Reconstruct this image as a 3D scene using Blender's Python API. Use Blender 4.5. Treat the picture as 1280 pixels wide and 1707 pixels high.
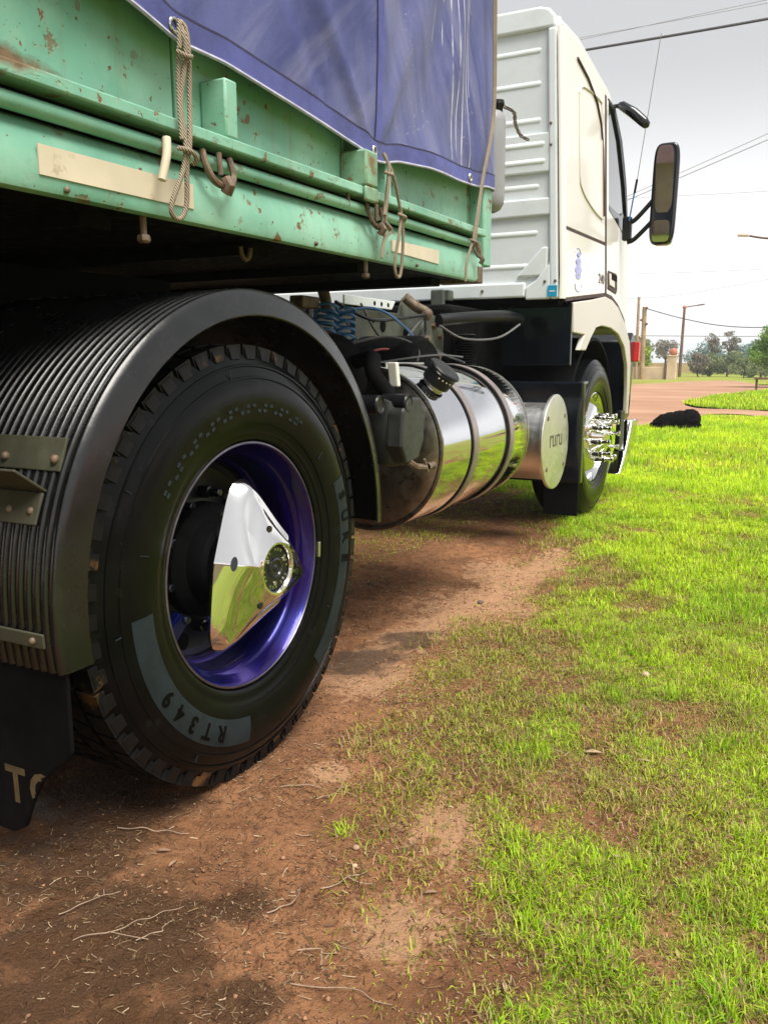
import bpy, bmesh, math, random
import numpy as np
from mathutils import Vector, Matrix, noise as mnoise
random.seed(7); RNG = np.random.default_rng(11)
PI = math.pi
for o in list(bpy.data.objects): bpy.data.objects.remove(o)
SC = bpy.context.scene
COL = SC.collection

# ------------------------------------------------------------------ camera
F_PX, VPX, YH, W_PX, H_PX = 1400.0, 1375.0, 606.0, 1280.0, 1707.0
CAM = Vector((1.2, 0.0, 1.01))
_p = math.atan((H_PX / 2 - YH) / F_PX)
_d = ((VPX - 640) / F_PX, (H_PX / 2 - YH) / F_PX, 1.0)
_yaw = math.atan2(_d[0], math.cos(_p) + _d[1] * math.sin(_p))
_cf = Vector((-math.sin(_yaw), math.cos(_yaw), 0)); _up = Vector((0, 0, 1))
FWD = _cf * math.cos(_p) - _up * math.sin(_p)
UPV = _up * math.cos(_p) + _cf * math.sin(_p)
RGT = Vector((math.cos(_yaw), math.sin(_yaw), 0))
cd = bpy.data.cameras.new('camera'); cam = bpy.data.objects.new('camera', cd); COL.objects.link(cam)
cd.sensor_fit = 'HORIZONTAL'; cd.sensor_width = 36.0; cd.lens = 36.0 * F_PX / W_PX
cd.clip_start = 0.02; cd.clip_end = 2000
cam.matrix_world = Matrix((RGT, UPV, -FWD)).transposed().to_4x4(); cam.location = CAM
SC.camera = cam

# ------------------------------------------------------------------ sky, sun, exposure
SUN_EL, SUN_AZ = math.radians(62), math.radians(116)      # azimuth measured from +Y towards +X
world = bpy.data.worlds.new('World'); SC.world = world; world.use_nodes = True
wn = world.node_tree; wn.nodes.clear()
def wnode(t, **k):
    n = wn.nodes.new(t)
    for a, b in k.items(): setattr(n, a, b)
    return n
sky = wnode('ShaderNodeTexSky', sky_type='NISHITA', sun_disc=False)
sky.sun_elevation = SUN_EL; sky.sun_rotation = SUN_AZ; sky.air_density = 1.0; sky.dust_density = 6.0; sky.ozone_density = 1.0
hs = wnode('ShaderNodeHueSaturation'); hs.inputs['Saturation'].default_value = 0.12
wn.links.new(sky.outputs[0], hs.inputs['Color'])
# the hazy cloud deck: brightest over the horizon, greyer overhead
geo = wnode('ShaderNodeTexCoord'); sep = wnode('ShaderNodeSeparateXYZ'); wn.links.new(geo.outputs['Generated'], sep.inputs[0])
ramp = wnode('ShaderNodeValToRGB')
cr = ramp.color_ramp; cr.interpolation = 'EASE'
cr.elements[0].position = 0.0; cr.elements[0].color = (7.8, 7.75, 7.6, 1)
e = cr.elements.new(0.10); e.color = (6.9, 6.88, 6.85, 1)
e = cr.elements.new(0.32); e.color = (3.35, 3.38, 3.46, 1)
cr.elements[-1].position = 0.62; cr.elements[-1].color = (3.2, 3.25, 3.38, 1)
wn.links.new(sep.outputs['Z'], ramp.inputs[0])
mixw = wnode('ShaderNodeMixRGB', blend_type='MIX'); mixw.inputs[0].default_value = 0.8
wn.links.new(hs.outputs[0], mixw.inputs[1]); wn.links.new(ramp.outputs[0], mixw.inputs[2])
bg = wnode('ShaderNodeBackground'); bg.inputs['Strength'].default_value = 0.105
wout = wnode('ShaderNodeOutputWorld')
wn.links.new(mixw.outputs[0], bg.inputs[0]); wn.links.new(bg.outputs[0], wout.inputs[0])
sl = bpy.data.lights.new('sun', 'SUN'); sl.energy = 2.9; sl.angle = math.radians(38); sl.color = (1.0, 0.95, 0.86)
sun = bpy.data.objects.new('sun', sl); COL.objects.link(sun)
sdir = Vector((math.sin(SUN_AZ) * math.cos(SUN_EL), math.cos(SUN_AZ) * math.cos(SUN_EL), math.sin(SUN_EL)))
sun.rotation_euler = sdir.to_track_quat('Z', 'Y').to_euler(); sun.location = (20, 5, 30)
vs = SC.view_settings; vs.view_transform = 'Standard'; vs.look = 'None'; vs.gamma = 1.0; vs.exposure = 1.0
vs.use_curve_mapping = False
SC.cycles.max_bounces = 8; SC.cycles.diffuse_bounces = 3; SC.cycles.glossy_bounces = 4; SC.cycles.transparent_max_bounces = 6
SC.cycles.use_denoising = True

# ------------------------------------------------------------------ materials
MATS = {}
class NT:
    def __init__(s, name):
        s.m = bpy.data.materials.new(name); s.m.use_nodes = True; s.t = s.m.node_tree
        s.p = s.t.nodes['Principled BSDF']; s.out = s.t.nodes['Material Output']
        s.tc = s.t.nodes.new('ShaderNodeTexCoord')
    def n(s, t, **k):
        x = s.t.nodes.new(t)
        for a, b in k.items(): setattr(x, a, b)
        return x
    def l(s, a, b): s.t.links.new(a, b)
    def coord(s, scale=(1, 1, 1), loc=(0, 0, 0)):
        mp = s.n('ShaderNodeMapping'); mp.inputs['Scale'].default_value = scale; mp.inputs['Location'].default_value = loc
        s.l(s.tc.outputs['Object'], mp.inputs[0]); return mp.outputs[0]
    def noise(s, scale, detail=4, rough=0.55, vec=None, dist=0.0):
        x = s.n('ShaderNodeTexNoise'); x.inputs['Scale'].default_value = scale; x.inputs['Detail'].default_value = detail
        x.inputs['Roughness'].default_value = rough; x.inputs['Distortion'].default_value = dist
        s.l(vec if vec is not None else s.tc.outputs['Object'], x.inputs['Vector']); return x.outputs['Fac']
    def ramp(s, fac, a, b, c0=(0, 0, 0, 1), c1=(1, 1, 1, 1)):
        r = s.n('ShaderNodeValToRGB'); r.color_ramp.elements[0].position = a; r.color_ramp.elements[1].position = b
        r.color_ramp.elements[0].color = c0; r.color_ramp.elements[1].color = c1
        s.l(fac, r.inputs[0]); return r.outputs[0]
    def mix(s, fac, a, b, mode='MIX'):
        x = s.n('ShaderNodeMixRGB', blend_type=mode)
        for sock, v in ((x.inputs[0], fac), (x.inputs[1], a), (x.inputs[2], b)):
            if hasattr(v, 'is_output'): s.l(v, sock)
            elif isinstance(v, (int, float)): sock.default_value = v
            else: sock.default_value = (*v, 1) if len(v) == 3 else v
        return x.outputs[0]
    def math(s, op, a, b=0.0):
        x = s.n('ShaderNodeMath', operation=op)
        for sock, v in ((x.inputs[0], a), (x.inputs[1], b)):
            if hasattr(v, 'is_output'): s.l(v, sock)
            else: sock.default_value = v
        return x.outputs[0]
    def bump(s, h, strength=0.3, dist=0.005):
        b = s.n('ShaderNodeBump'); b.inputs['Strength'].default_value = strength; b.inputs['Distance'].default_value = dist
        s.l(h, b.inputs['Height']); s.l(b.outputs[0], s.p.inputs['Normal']); return b
def pm(name, base, rough=0.5, metal=0.0, var=0.18, vs=6.0, bump=0.0, bs=60.0, bd=0.003, grime=None, gs=9.0, gt=(0.5, 0.7), rvar=0.15, coat=0.0, spec=0.5):
    if name in MATS: return MATS[name]
    s = NT(name); P = s.p
    n1 = s.noise(vs, 5)
    dark = tuple(max(0, c * (1 - var)) for c in base); lite = tuple(min(1, c * (1 + var)) for c in base)
    c = s.mix(s.ramp(n1, 0.3, 0.7), dark, lite)
    if grime:
        g = s.ramp(s.noise(gs, 6, 0.65), *gt); c = s.mix(g, c, grime)
    s.l(c, P.inputs['Base Color'])
    r = s.n('ShaderNodeMapRange'); r.inputs['To Min'].default_value = max(0.02, rough - rvar * rough * 1.5); r.inputs['To Max'].default_value = min(1, rough + rvar * rough * 1.5)
    r.inputs['From Min'].default_value = 0.3; r.inputs['From Max'].default_value = 0.7
    s.l(s.noise(vs * 4.3, 4), r.inputs['Value']); s.l(r.outputs[0], P.inputs['Roughness'])
    P.inputs['Metallic'].default_value = metal; P.inputs['Specular IOR Level'].default_value = spec
    if coat: P.inputs['Coat Weight'].default_value = coat; P.inputs['Coat Roughness'].default_value = 0.08
    if bump: s.bump(s.noise(bs, 5, 0.6), bump, bd)
    MATS[name] = s.m; return s.m

# green trailer paint: faded, chalky, with chips and rust
def green_paint():
    s = NT('green_paint'); P = s.p
    c = s.mix(s.ramp(s.noise(2.2, 5), 0.32, 0.68), (0.125, 0.335, 0.24), (0.29, 0.56, 0.425))
    streak = s.ramp(s.noise(1.0, 5, 0.6, s.coord((1, 26, 2.2))), 0.56, 0.74)
    c = s.mix(s.math('MULTIPLY', streak, 0.5), c, (0.17, 0.20, 0.12))
    dust = s.ramp(s.noise(7, 6, 0.7), 0.48, 0.78); c = s.mix(s.math('MULTIPLY', dust, 0.4), c, (0.36, 0.50, 0.38))
    chip = s.ramp(s.noise(23, 4, 0.6), 0.615, 0.655); chip2 = s.ramp(s.noise(75, 3, 0.5), 0.685, 0.72)
    zone = s.ramp(s.noise(2.6, 3), 0.38, 0.54)
    spz = s.n('ShaderNodeSeparateXYZ'); s.l(s.tc.outputs['Object'], spz.inputs[0])
    yl = s.math('MULTIPLY', s.ramp(s.math('SUBTRACT', spz.outputs['Y'], 0.9), 0.08, 0.42, (1, 1, 1, 1), (0, 0, 0, 1)), s.ramp(s.math('ABSOLUTE', s.math('SUBTRACT', spz.outputs['Z'], 1.492)), 0.012, 0.055, (1, 1, 1, 1), (0, 0, 0, 1)))
    patch = s.ramp(s.math('ADD', s.math('MULTIPLY', yl, 0.6), s.math('MULTIPLY', s.noise(14, 6, 0.65), 0.5)), 0.50, 0.68)
    edge = s.math('MULTIPLY', s.ramp(s.math('ABSOLUTE', s.math('SUBTRACT', spz.outputs['Z'], 1.455)), 0.004, 0.022, (1, 1, 1, 1), (0, 0, 0, 1)), s.ramp(s.noise(16, 6, 0.7, s.coord((1, .5, 1))), 0.56, 0.66))
    rust = s.math('MAXIMUM', s.math('MULTIPLY', chip, zone), s.math('MAXIMUM', chip2, s.math('MAXIMUM', s.math('MULTIPLY', patch, .9), s.math('MULTIPLY', edge, .75))))
    rc = s.mix(s.noise(80, 3), (0.07, 0.03, 0.014), (0.26, 0.13, 0.05))
    c = s.mix(rust, c, rc)
    halo = s.math('MULTIPLY', s.ramp(s.noise(23, 4, 0.6), 0.56, 0.66), zone); c = s.mix(s.math('MULTIPLY', s.math('MULTIPLY', halo, s.math('SUBTRACT', 1.0, rust)), .35), c, (.30, .24, .12))
    s.l(c, P.inputs['Base Color']); P.inputs['Roughness'].default_value = 0.46
    s.bump(s.math('ADD', s.math('ADD', s.math('MULTIPLY', s.noise(2.6, 3), 2.4), s.math('MULTIPLY', s.noise(38, 4, .6), .18)), s.math('MULTIPLY', rust, -0.35)), 0.55, 0.010)
    return s.m
GREEN = green_paint()
def tarp_mat():
    s = NT('tarp_cloth'); P = s.p
    c = s.mix(s.ramp(s.noise(1.9, 6, 0.6, None, 0.8), 0.36, 0.66), (0.042, 0.052, 0.185), (0.105, 0.120, 0.305))
    pale = s.ramp(s.noise(3.1, 7, 0.68, s.coord((1, 1.6, 0.8), (3, 1, 2))), 0.50, 0.72)
    c = s.mix(s.math('MULTIPLY', pale, 0.5), c, (0.18, 0.185, 0.34))
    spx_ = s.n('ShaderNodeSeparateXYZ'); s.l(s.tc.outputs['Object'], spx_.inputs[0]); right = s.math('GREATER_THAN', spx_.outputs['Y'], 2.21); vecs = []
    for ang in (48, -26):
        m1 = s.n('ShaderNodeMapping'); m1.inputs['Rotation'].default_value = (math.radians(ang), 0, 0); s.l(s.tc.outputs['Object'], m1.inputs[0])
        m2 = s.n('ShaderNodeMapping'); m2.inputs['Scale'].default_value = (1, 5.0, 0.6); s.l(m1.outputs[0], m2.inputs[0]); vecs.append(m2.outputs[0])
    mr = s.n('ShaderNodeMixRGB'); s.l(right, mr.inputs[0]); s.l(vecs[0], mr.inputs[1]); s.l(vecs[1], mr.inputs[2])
    fold_light = s.ramp(s.noise(1.6, 5, 0.6, mr.outputs[0]), 0.47, 0.63); c = s.mix(s.math('MULTIPLY', fold_light, 0.5), c, (0.22, 0.225, 0.36))  # lit creases painted into the cloth colour as pale streaks
    fold_shade = s.ramp(s.noise(2.3, 4, 0.6, mr.outputs[0]), 0.56, 0.68); c = s.mix(s.math('MULTIPLY', fold_shade, 0.5), c, (0.03, 0.036, 0.17))  # crease shade painted into the cloth colour as dark streaks
    speck = s.ramp(s.noise(120, 2, 0.5), 0.69, 0.72); sz = s.ramp(s.noise(3.0, 3, 0.5, s.coord((1, 1, 1), (0, 4.1, 0))), 0.5, 0.62)
    c = s.mix(s.math('MULTIPLY', s.math('MULTIPLY', speck, sz), 0.7), c, (0.62, 0.60, 0.68))
    # pale drip stains run down the front end
    sp = s.n('ShaderNodeSeparateXYZ'); s.l(s.tc.outputs['Object'], sp.inputs[0])
    wob = s.math('MULTIPLY', s.math('SUBTRACT', s.noise(3, 2), 0.5), 0.012)
    yy = s.math('ADD', sp.outputs['Y'], wob); tot = None
    for y0, w, z0 in ((2.60, .0028, 1.98), (2.70, .0026, 2.0), (2.755, .0038, 1.66), (2.80, .0032, 1.68), (2.845, .003, 1.64), (2.905, .0034, 1.66), (2.93, .002, 1.9)):
        a = s.math('LESS_THAN', s.math('ABSOLUTE', s.math('SUBTRACT', yy, y0)), w)
        b = s.math('GREATER_THAN', sp.outputs['Z'], z0); a = s.math('MULTIPLY', a, b)
        tot = a if tot is None else s.math('MAXIMUM', tot, a)
    brk = s.ramp(s.noise(6, 3, 0.5, s.coord((1, 1, 1.7))), 0.36, 0.52)
    c = s.mix(s.math('MULTIPLY', s.math('MULTIPLY', tot, brk), 0.75), c, (0.72, 0.70, 0.76))
    s.l(c, P.inputs['Base Color']); P.inputs['Roughness'].default_value = 0.42; P.inputs['Specular IOR Level'].default_value = 0.4
    s.bump(s.math('ADD', s.noise(420, 2), s.math('MULTIPLY', s.noise(9, 5, 0.6), 2.2)), 0.25, 0.006)
    return s.m
TARP = tarp_mat()
TARP_HEM = pm('tarp_hem', (0.068, 0.078, 0.27), 0.5, var=0.35, vs=7, bump=0.3, bs=200)
TARP_EDGE = pm('tarp_edge_cord', (0.42, 0.42, 0.55), 0.6, var=0.25, vs=30)
STITCH = pm('dark_stitching', (0.035, 0.03, 0.07), 0.8)
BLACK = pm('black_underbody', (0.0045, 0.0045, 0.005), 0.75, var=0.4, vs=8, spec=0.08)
BLACKP = pm('black_plastic', (0.006, 0.0065, 0.008), 0.36, spec=0.35, var=0.3, vs=7, bump=0.08, bs=120)
GLOSSBLK = pm('gloss_black_paint', (0.006, 0.008, 0.012), 0.16, var=0.3, vs=5, coat=0.3)
def guard_mat():
    s = NT('black_polymer_guard'); P = s.p
    c = s.mix(s.ramp(s.noise(9, 5), .35, .7), (.003, .0033, .0036), (.008, .0083, .0086))
    sc = s.ramp(s.noise(40, 5, .7, s.coord((1, 1, .4))), .60, .72); c = s.mix(s.math('MULTIPLY', sc, .3), c, (.05, .05, .045))
    s.l(c, P.inputs['Base Color']); P.inputs['IOR'].default_value = 1.55; P.inputs['Specular IOR Level'].default_value = .55
    r = s.n('ShaderNodeMapRange'); r.inputs['From Min'].default_value = .3; r.inputs['From Max'].default_value = .7; r.inputs['To Min'].default_value = .18; r.inputs['To Max'].default_value = .32; s.l(s.noise(12, 5, .6), r.inputs['Value']); s.l(r.outputs[0], P.inputs['Roughness'])
    s.bump(s.noise(60, 5, .6), .10, .003); return s.m
GUARD = guard_mat()
RUBBER = pm('tyre_rubber', (0.0028, 0.0032, 0.0034), 0.22, var=0.35, vs=10, bump=0.10, bs=90, grime=(0.011, 0.013, 0.011), gs=13, gt=(0.56, 0.8), spec=0.14)
TREAD = pm('tread_rubber', (0.005, 0.005, 0.0055), 0.5, var=0.3, vs=9, bump=0.3, bs=60, grime=(0.12, 0.06, 0.022), gs=7, gt=(0.60, 0.66), spec=0.2)
BAND = pm('sidewall_band', (0.013, 0.020, 0.023), 0.55, spec=0.2, var=0.25, vs=14, bump=0.1, bs=200)
LETTER = pm('sidewall_letter', (0.0015, 0.0015, 0.0015), 0.6, spec=0.08)
CHROME = pm('chrome', (0.80, 0.79, 0.77), 0.035, 1.0, var=0.04, vs=8, rvar=0.5)
POLISHED = pm('polished_steel', (0.72, 0.72, 0.74), 0.07, 1.0, var=0.06, vs=5, rvar=0.5, bump=0.02, bs=5, bd=0.004)
BRUSHED = pm('brushed_aluminium', (0.62, 0.61, 0.60), 0.22, 1.0, var=0.1, vs=12, bump=0.03, bs=120)
TANKEND = pm('dull_steel', (0.52, 0.49, 0.44), 0.30, 1.0, var=0.25, vs=7, bump=0.05, bs=20, grime=(0.10, 0.085, 0.06), gs=4, gt=(0.45, 0.75))
LIPM = pm('worn_rim_lip', (0.16, 0.15, 0.17), .35, .8, var=.4, vs=14)
STRAP = pm('dull_strap_steel', (0.36, 0.31, 0.30), 0.42, 0.7, var=0.2, vs=9)
BLUERIM = pm('blue_rim_paint', (0.018, 0.022, 0.30), 0.20, 0.45, var=0.25, vs=9, coat=0.6)
def blue_rim():
    s = NT('metallic_blue_rim'); P = s.p
    c = s.mix(s.ramp(s.noise(4, 3), 0.4, 0.62), (0.003, 0.010, 0.13), (0.020, 0.005, 0.12))
    s.l(c, P.inputs['Base Color']); P.inputs['Metallic'].default_value = 0.75; P.inputs['Roughness'].default_value = 0.26
    P.inputs['Coat Weight'].default_value = 0.5; P.inputs['Coat Roughness'].default_value = 0.06
    s.bump(s.noise(900, 2), 0.06, 0.001)
    return s.m
BLUERIM = blue_rim()
WHITE = pm('white_cab_paint', (0.80, 0.78, 0.735), 0.24, var=0.02, vs=2, coat=0.5, rvar=0.03)
WHITEREAR = pm('white_rear_panel', (0.80, 0.86, 0.88), 0.36, var=0.04, vs=4, coat=0.15, grime=(0.63, 0.68, 0.68), gs=4, gt=(0.5, 0.85))
CREAMTRIM = pm('cream_fender_paint', (0.60, 0.55, 0.49), 0.32, var=0.02, vs=2, coat=0.3, rvar=0.02)
SEAM = pm('dark_seam', (0.05, 0.025, 0.025), 0.6)
GLASS = pm('dark_window_glass', (0.02, 0.022, 0.025), 0.04, var=0.05, spec=1.0, coat=1.0)
MIRGLASS = pm('mirror_glass', (0.34, 0.34, 0.36), 0.02, 1.0, var=0.02)
REFLECT = pm('cream_reflective_tape', (0.60, 0.53, 0.40), 0.45, var=0.12, vs=6, grime=(0.34, 0.26, 0.15), gs=18, gt=(0.6, 0.75))
def rope_mat():
    s = NT('twisted_rope'); P = s.p
    w = s.n('ShaderNodeTexWave', wave_type='BANDS', bands_direction='DIAGONAL'); w.inputs['Scale'].default_value = 90; w.inputs['Distortion'].default_value = 2.0
    s.l(s.tc.outputs['Object'], w.inputs['Vector'])
    c = s.mix(w.outputs['Fac'], (0.15, 0.11, 0.075), (0.52, 0.44, 0.33)); c = s.mix(s.math('MULTIPLY', s.ramp(s.noise(12, 4), 0.4, 0.7), 0.4), c, (0.16, 0.12, 0.10))
    s.l(c, P.inputs['Base Color']); P.inputs['Roughness'].default_value = 0.85
    s.bump(w.outputs['Fac'], 0.8, 0.003); return s.m
ROPE = rope_mat()
RUST = pm('rusty_steel', (0.13, 0.085, 0.055), 0.65, 0.35, var=0.4, vs=30, bump=0.3, bs=120, grime=(0.22, 0.19, 0.14), gs=20, gt=(0.45, 0.65))
RUSTPOST = pm('rusty_green', (0.19, 0.33, 0.22), 0.6, var=0.3, vs=20, grime=(0.20, 0.12, 0.05), gs=22, gt=(0.48, 0.6), bump=0.2, bs=60)
CHASSIS = pm('greasy_chassis', (0.075, 0.085, 0.070), 0.55, var=0.4, vs=12, bump=0.3, bs=50, grime=(0.14, 0.125, 0.07), gs=14, gt=(0.55, 0.75))
KHAKI = pm('khaki_bracket', (0.050, 0.050, 0.030), 0.6, var=0.25, vs=12, bump=0.2, bs=70)
HOSEBLUE = pm('blue_air_hose', (0.05, 0.20, 0.50), 0.4); HOSERED = pm('red_air_hose', (0.45, 0.06, 0.05), 0.4); CABLE = pm('grey_cable', (0.09, 0.09, 0.09), 0.45)
GOLD = pm('gold_letter_paint', (0.10, 0.073, 0.032), 0.6, var=0.4, vs=20)
BLUESTK = pm('blue_sticker', (0.02, 0.36, 0.62), 0.4); PALEBLUE = pm('pale_blue_emblem', (0.36, 0.38, 0.72), 0.4, var=0.35, vs=60); DARKTXT = pm('dark_badge', (0.08, 0.05, 0.05), 0.4)
REDLAMP = pm('red_lens', (0.62, 0.02, 0.012), 0.15, coat=0.6)
GREYTANK = pm('grey_canister', (0.26, 0.265, 0.28), 0.45, var=0.08)
DOGFUR = pm('black_fur', (0.005, 0.004, 0.004), 0.75, spec=0.05, var=0.5, vs=25, bump=0.9, bs=70, bd=0.02)
WOOD = pm('weathered_pole_wood', (0.36, 0.24, 0.14), 0.85, var=0.3, vs=3, bump=0.3, bs=20)
LAMPWOOD = pm('dark_pole', (0.15, 0.075, 0.055), 0.8, var=0.3, vs=2)
WIRE = pm('black_wire', (0.03, 0.03, 0.035), 0.6); WIREG = pm('grey_wire', (0.20, 0.20, 0.20), 0.6)
PEACH = pm('peach_plaster', (0.62, 0.47, 0.33), 0.9, var=0.12, vs=1.5, bump=0.2, bs=8, grime=(0.45, 0.33, 0.24), gs=1.2, gt=(0.5, 0.75))
TERRA = pm('terracotta', (0.50, 0.16, 0.09), 0.8, var=0.2, vs=5)
TWIG = pm('dry_twig', (0.30, 0.215, 0.15), 0.85, var=0.35, vs=25, bump=0.3, bs=90)
DEADLEAF = pm('dead_leaf', (0.24, 0.14, 0.085), 0.75, var=0.35, vs=30); STONE = pm('small_stone', (0.10, 0.07, 0.06), 0.85, var=0.3, vs=40, bump=0.4, bs=60)
BARK = pm('tree_bark', (0.10, 0.075, 0.055), 0.9, var=0.3, vs=8, bump=0.4, bs=30)
def leaf_mat(name, a, b, trans=0.3):
    s = NT(name); P = s.p
    at = s.n('ShaderNodeAttribute', attribute_name='rnd')
    c = s.mix(at.outputs['Fac'], a, b); s.l(c, P.inputs['Base Color']); P.inputs['Roughness'].default_value = 0.6; P.inputs['Specular IOR Level'].default_value = 0.25
    tr = s.n('ShaderNodeBsdfTranslucent'); s.l(c, tr.inputs[0]); mx = s.n('ShaderNodeMixShader'); mx.inputs[0].default_value = trans
    s.l(P.outputs[0], mx.inputs[1]); s.l(tr.outputs[0], mx.inputs[2]); s.l(mx.outputs[0], s.out.inputs[0]); return s.m
LEAF_LIME = leaf_mat('lime_leaves', (0.10, 0.18, 0.015), (0.36, 0.46, 0.04)); LEAF_GREEN = leaf_mat('green_leaves', (0.05, 0.14, 0.02), (0.24, 0.40, 0.07))
LEAF_OLIVE = leaf_mat('olive_leaves', (0.11, 0.15, 0.06), (0.32, 0.36, 0.17)); LEAF_HAZED = leaf_mat('haze_tinted_leaves', (0.14, 0.22, 0.21), (0.28, 0.38, 0.37)); LEAF_DRY = leaf_mat('dry_brown_leaves', (0.15, 0.13, 0.10), (0.31, 0.27, 0.20))  # the blue grey leaf colour has the distance haze painted in
def grass_mat():
    s = NT('grass_blades'); P = s.p
    at = s.n('ShaderNodeAttribute', attribute_name='col'); s.l(at.outputs['Color'], P.inputs['Base Color'])
    P.inputs['Roughness'].default_value = 0.5; P.inputs['Specular IOR Level'].default_value = 0.3
    tr = s.n('ShaderNodeBsdfTranslucent'); s.l(at.outputs['Color'], tr.inputs[0]); mx = s.n('ShaderNodeMixShader'); mx.inputs[0].default_value = 0.35
    s.l(P.outputs[0], mx.inputs[1]); s.l(tr.outputs[0], mx.inputs[2]); s.l(mx.outputs[0], s.out.inputs[0]); return s.m
GRASS = grass_mat()
def ground_mat():
    s = NT('ground_soil'); P = s.p
    at = s.n('ShaderNodeAttribute', attribute_name='mask'); sp = s.n('ShaderNodeSeparateColor'); s.l(at.outputs['Color'], sp.inputs[0])
    g, sand, wet = sp.outputs[0], sp.outputs[1], sp.outputs[2]
    c = s.mix(s.ramp(s.noise(3.2, 6, 0.62), 0.34, 0.66), (0.18, 0.079, 0.033), (0.38, 0.180, 0.082))
    c = s.mix(s.math('MULTIPLY', s.ramp(s.noise(30, 7, 0.75, None, .4), 0.48, 0.60), 0.65), c, (0.12, 0.048, 0.019))
    c = s.mix(s.math('MULTIPLY', s.ramp(s.noise(150, 3, 0.6), 0.58, 0.70), 0.4), c, (0.36, 0.20, 0.105))
    sm = s.ramp(s.math('ADD', s.math('MULTIPLY', s.noise(19, 8, 0.78, None, 0.6), 1.1), s.math('MULTIPLY', sand, 0.42)), 0.76, 0.86)
    c = s.mix(sm, c, s.mix(s.noise(25, 5, 0.7), (0.36, 0.185, 0.090), (0.52, 0.305, 0.175)))
    wetm = s.ramp(s.math('ADD', wet, s.math('MULTIPLY', s.math('SUBTRACT', s.noise(11, 6, .7, None, .5), .5), .9)), .30, .62); c = s.mix(s.math('MULTIPLY', wetm, 0.85), c, (0.062, 0.030, 0.012))
    gm = s.ramp(s.math('ADD', g, s.math('MULTIPLY', s.math('SUBTRACT', s.noise(9, 6, 0.7), 0.5), 0.6)), 0.55, 0.95)
    gc = s.mix(s.ramp(s.noise(5, 6, 0.65), 0.35, 0.65), (0.14, 0.19, 0.018), (0.34, 0.48, 0.028))
    c = s.mix(s.math('MULTIPLY', s.math('MULTIPLY', gm, 0.85), s.math('SUBTRACT', 1.0, s.math('MINIMUM', s.math('MULTIPLY', sand, 1.6), 1.0))), c, gc)
    s.l(c, P.inputs['Base Color'])
    r = s.n('ShaderNodeMapRange'); r.inputs['To Min'].default_value = 0.92; r.inputs['To Max'].default_value = 0.34; s.l(wetm, r.inputs['Value']); s.l(r.outputs[0], P.inputs['Roughness'])
    P.inputs['Specular IOR Level'].default_value = 0.35
    h = s.math('ADD', s.noise(28, 7, 0.72), s.math('MULTIPLY', s.noise(140, 4, 0.6), 0.35)); s.bump(h, 0.9, 0.026); return s.m
GROUND = ground_mat()
def road_mat():
    s = NT('dirt_road'); P = s.p
    c = s.mix(s.ramp(s.noise(0.5, 6, 0.6, s.coord((0.5, 1.0, 1))), 0.36, 0.66), (0.30, 0.155, 0.088), (0.42, 0.245, 0.155))
    c = s.mix(s.math('MULTIPLY', s.ramp(s.noise(1.1, 6, 0.7, s.coord((0.35, 1.4, 1))), 0.56, 0.72), 0.5), c, (0.22, 0.115, 0.066))
    s.l(c, P.inputs['Base Color']); P.inputs['Roughness'].default_value = 0.95; s.bump(s.noise(6, 6, 0.7), 0.6, 0.03); return s.m
ROAD = road_mat()

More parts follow.
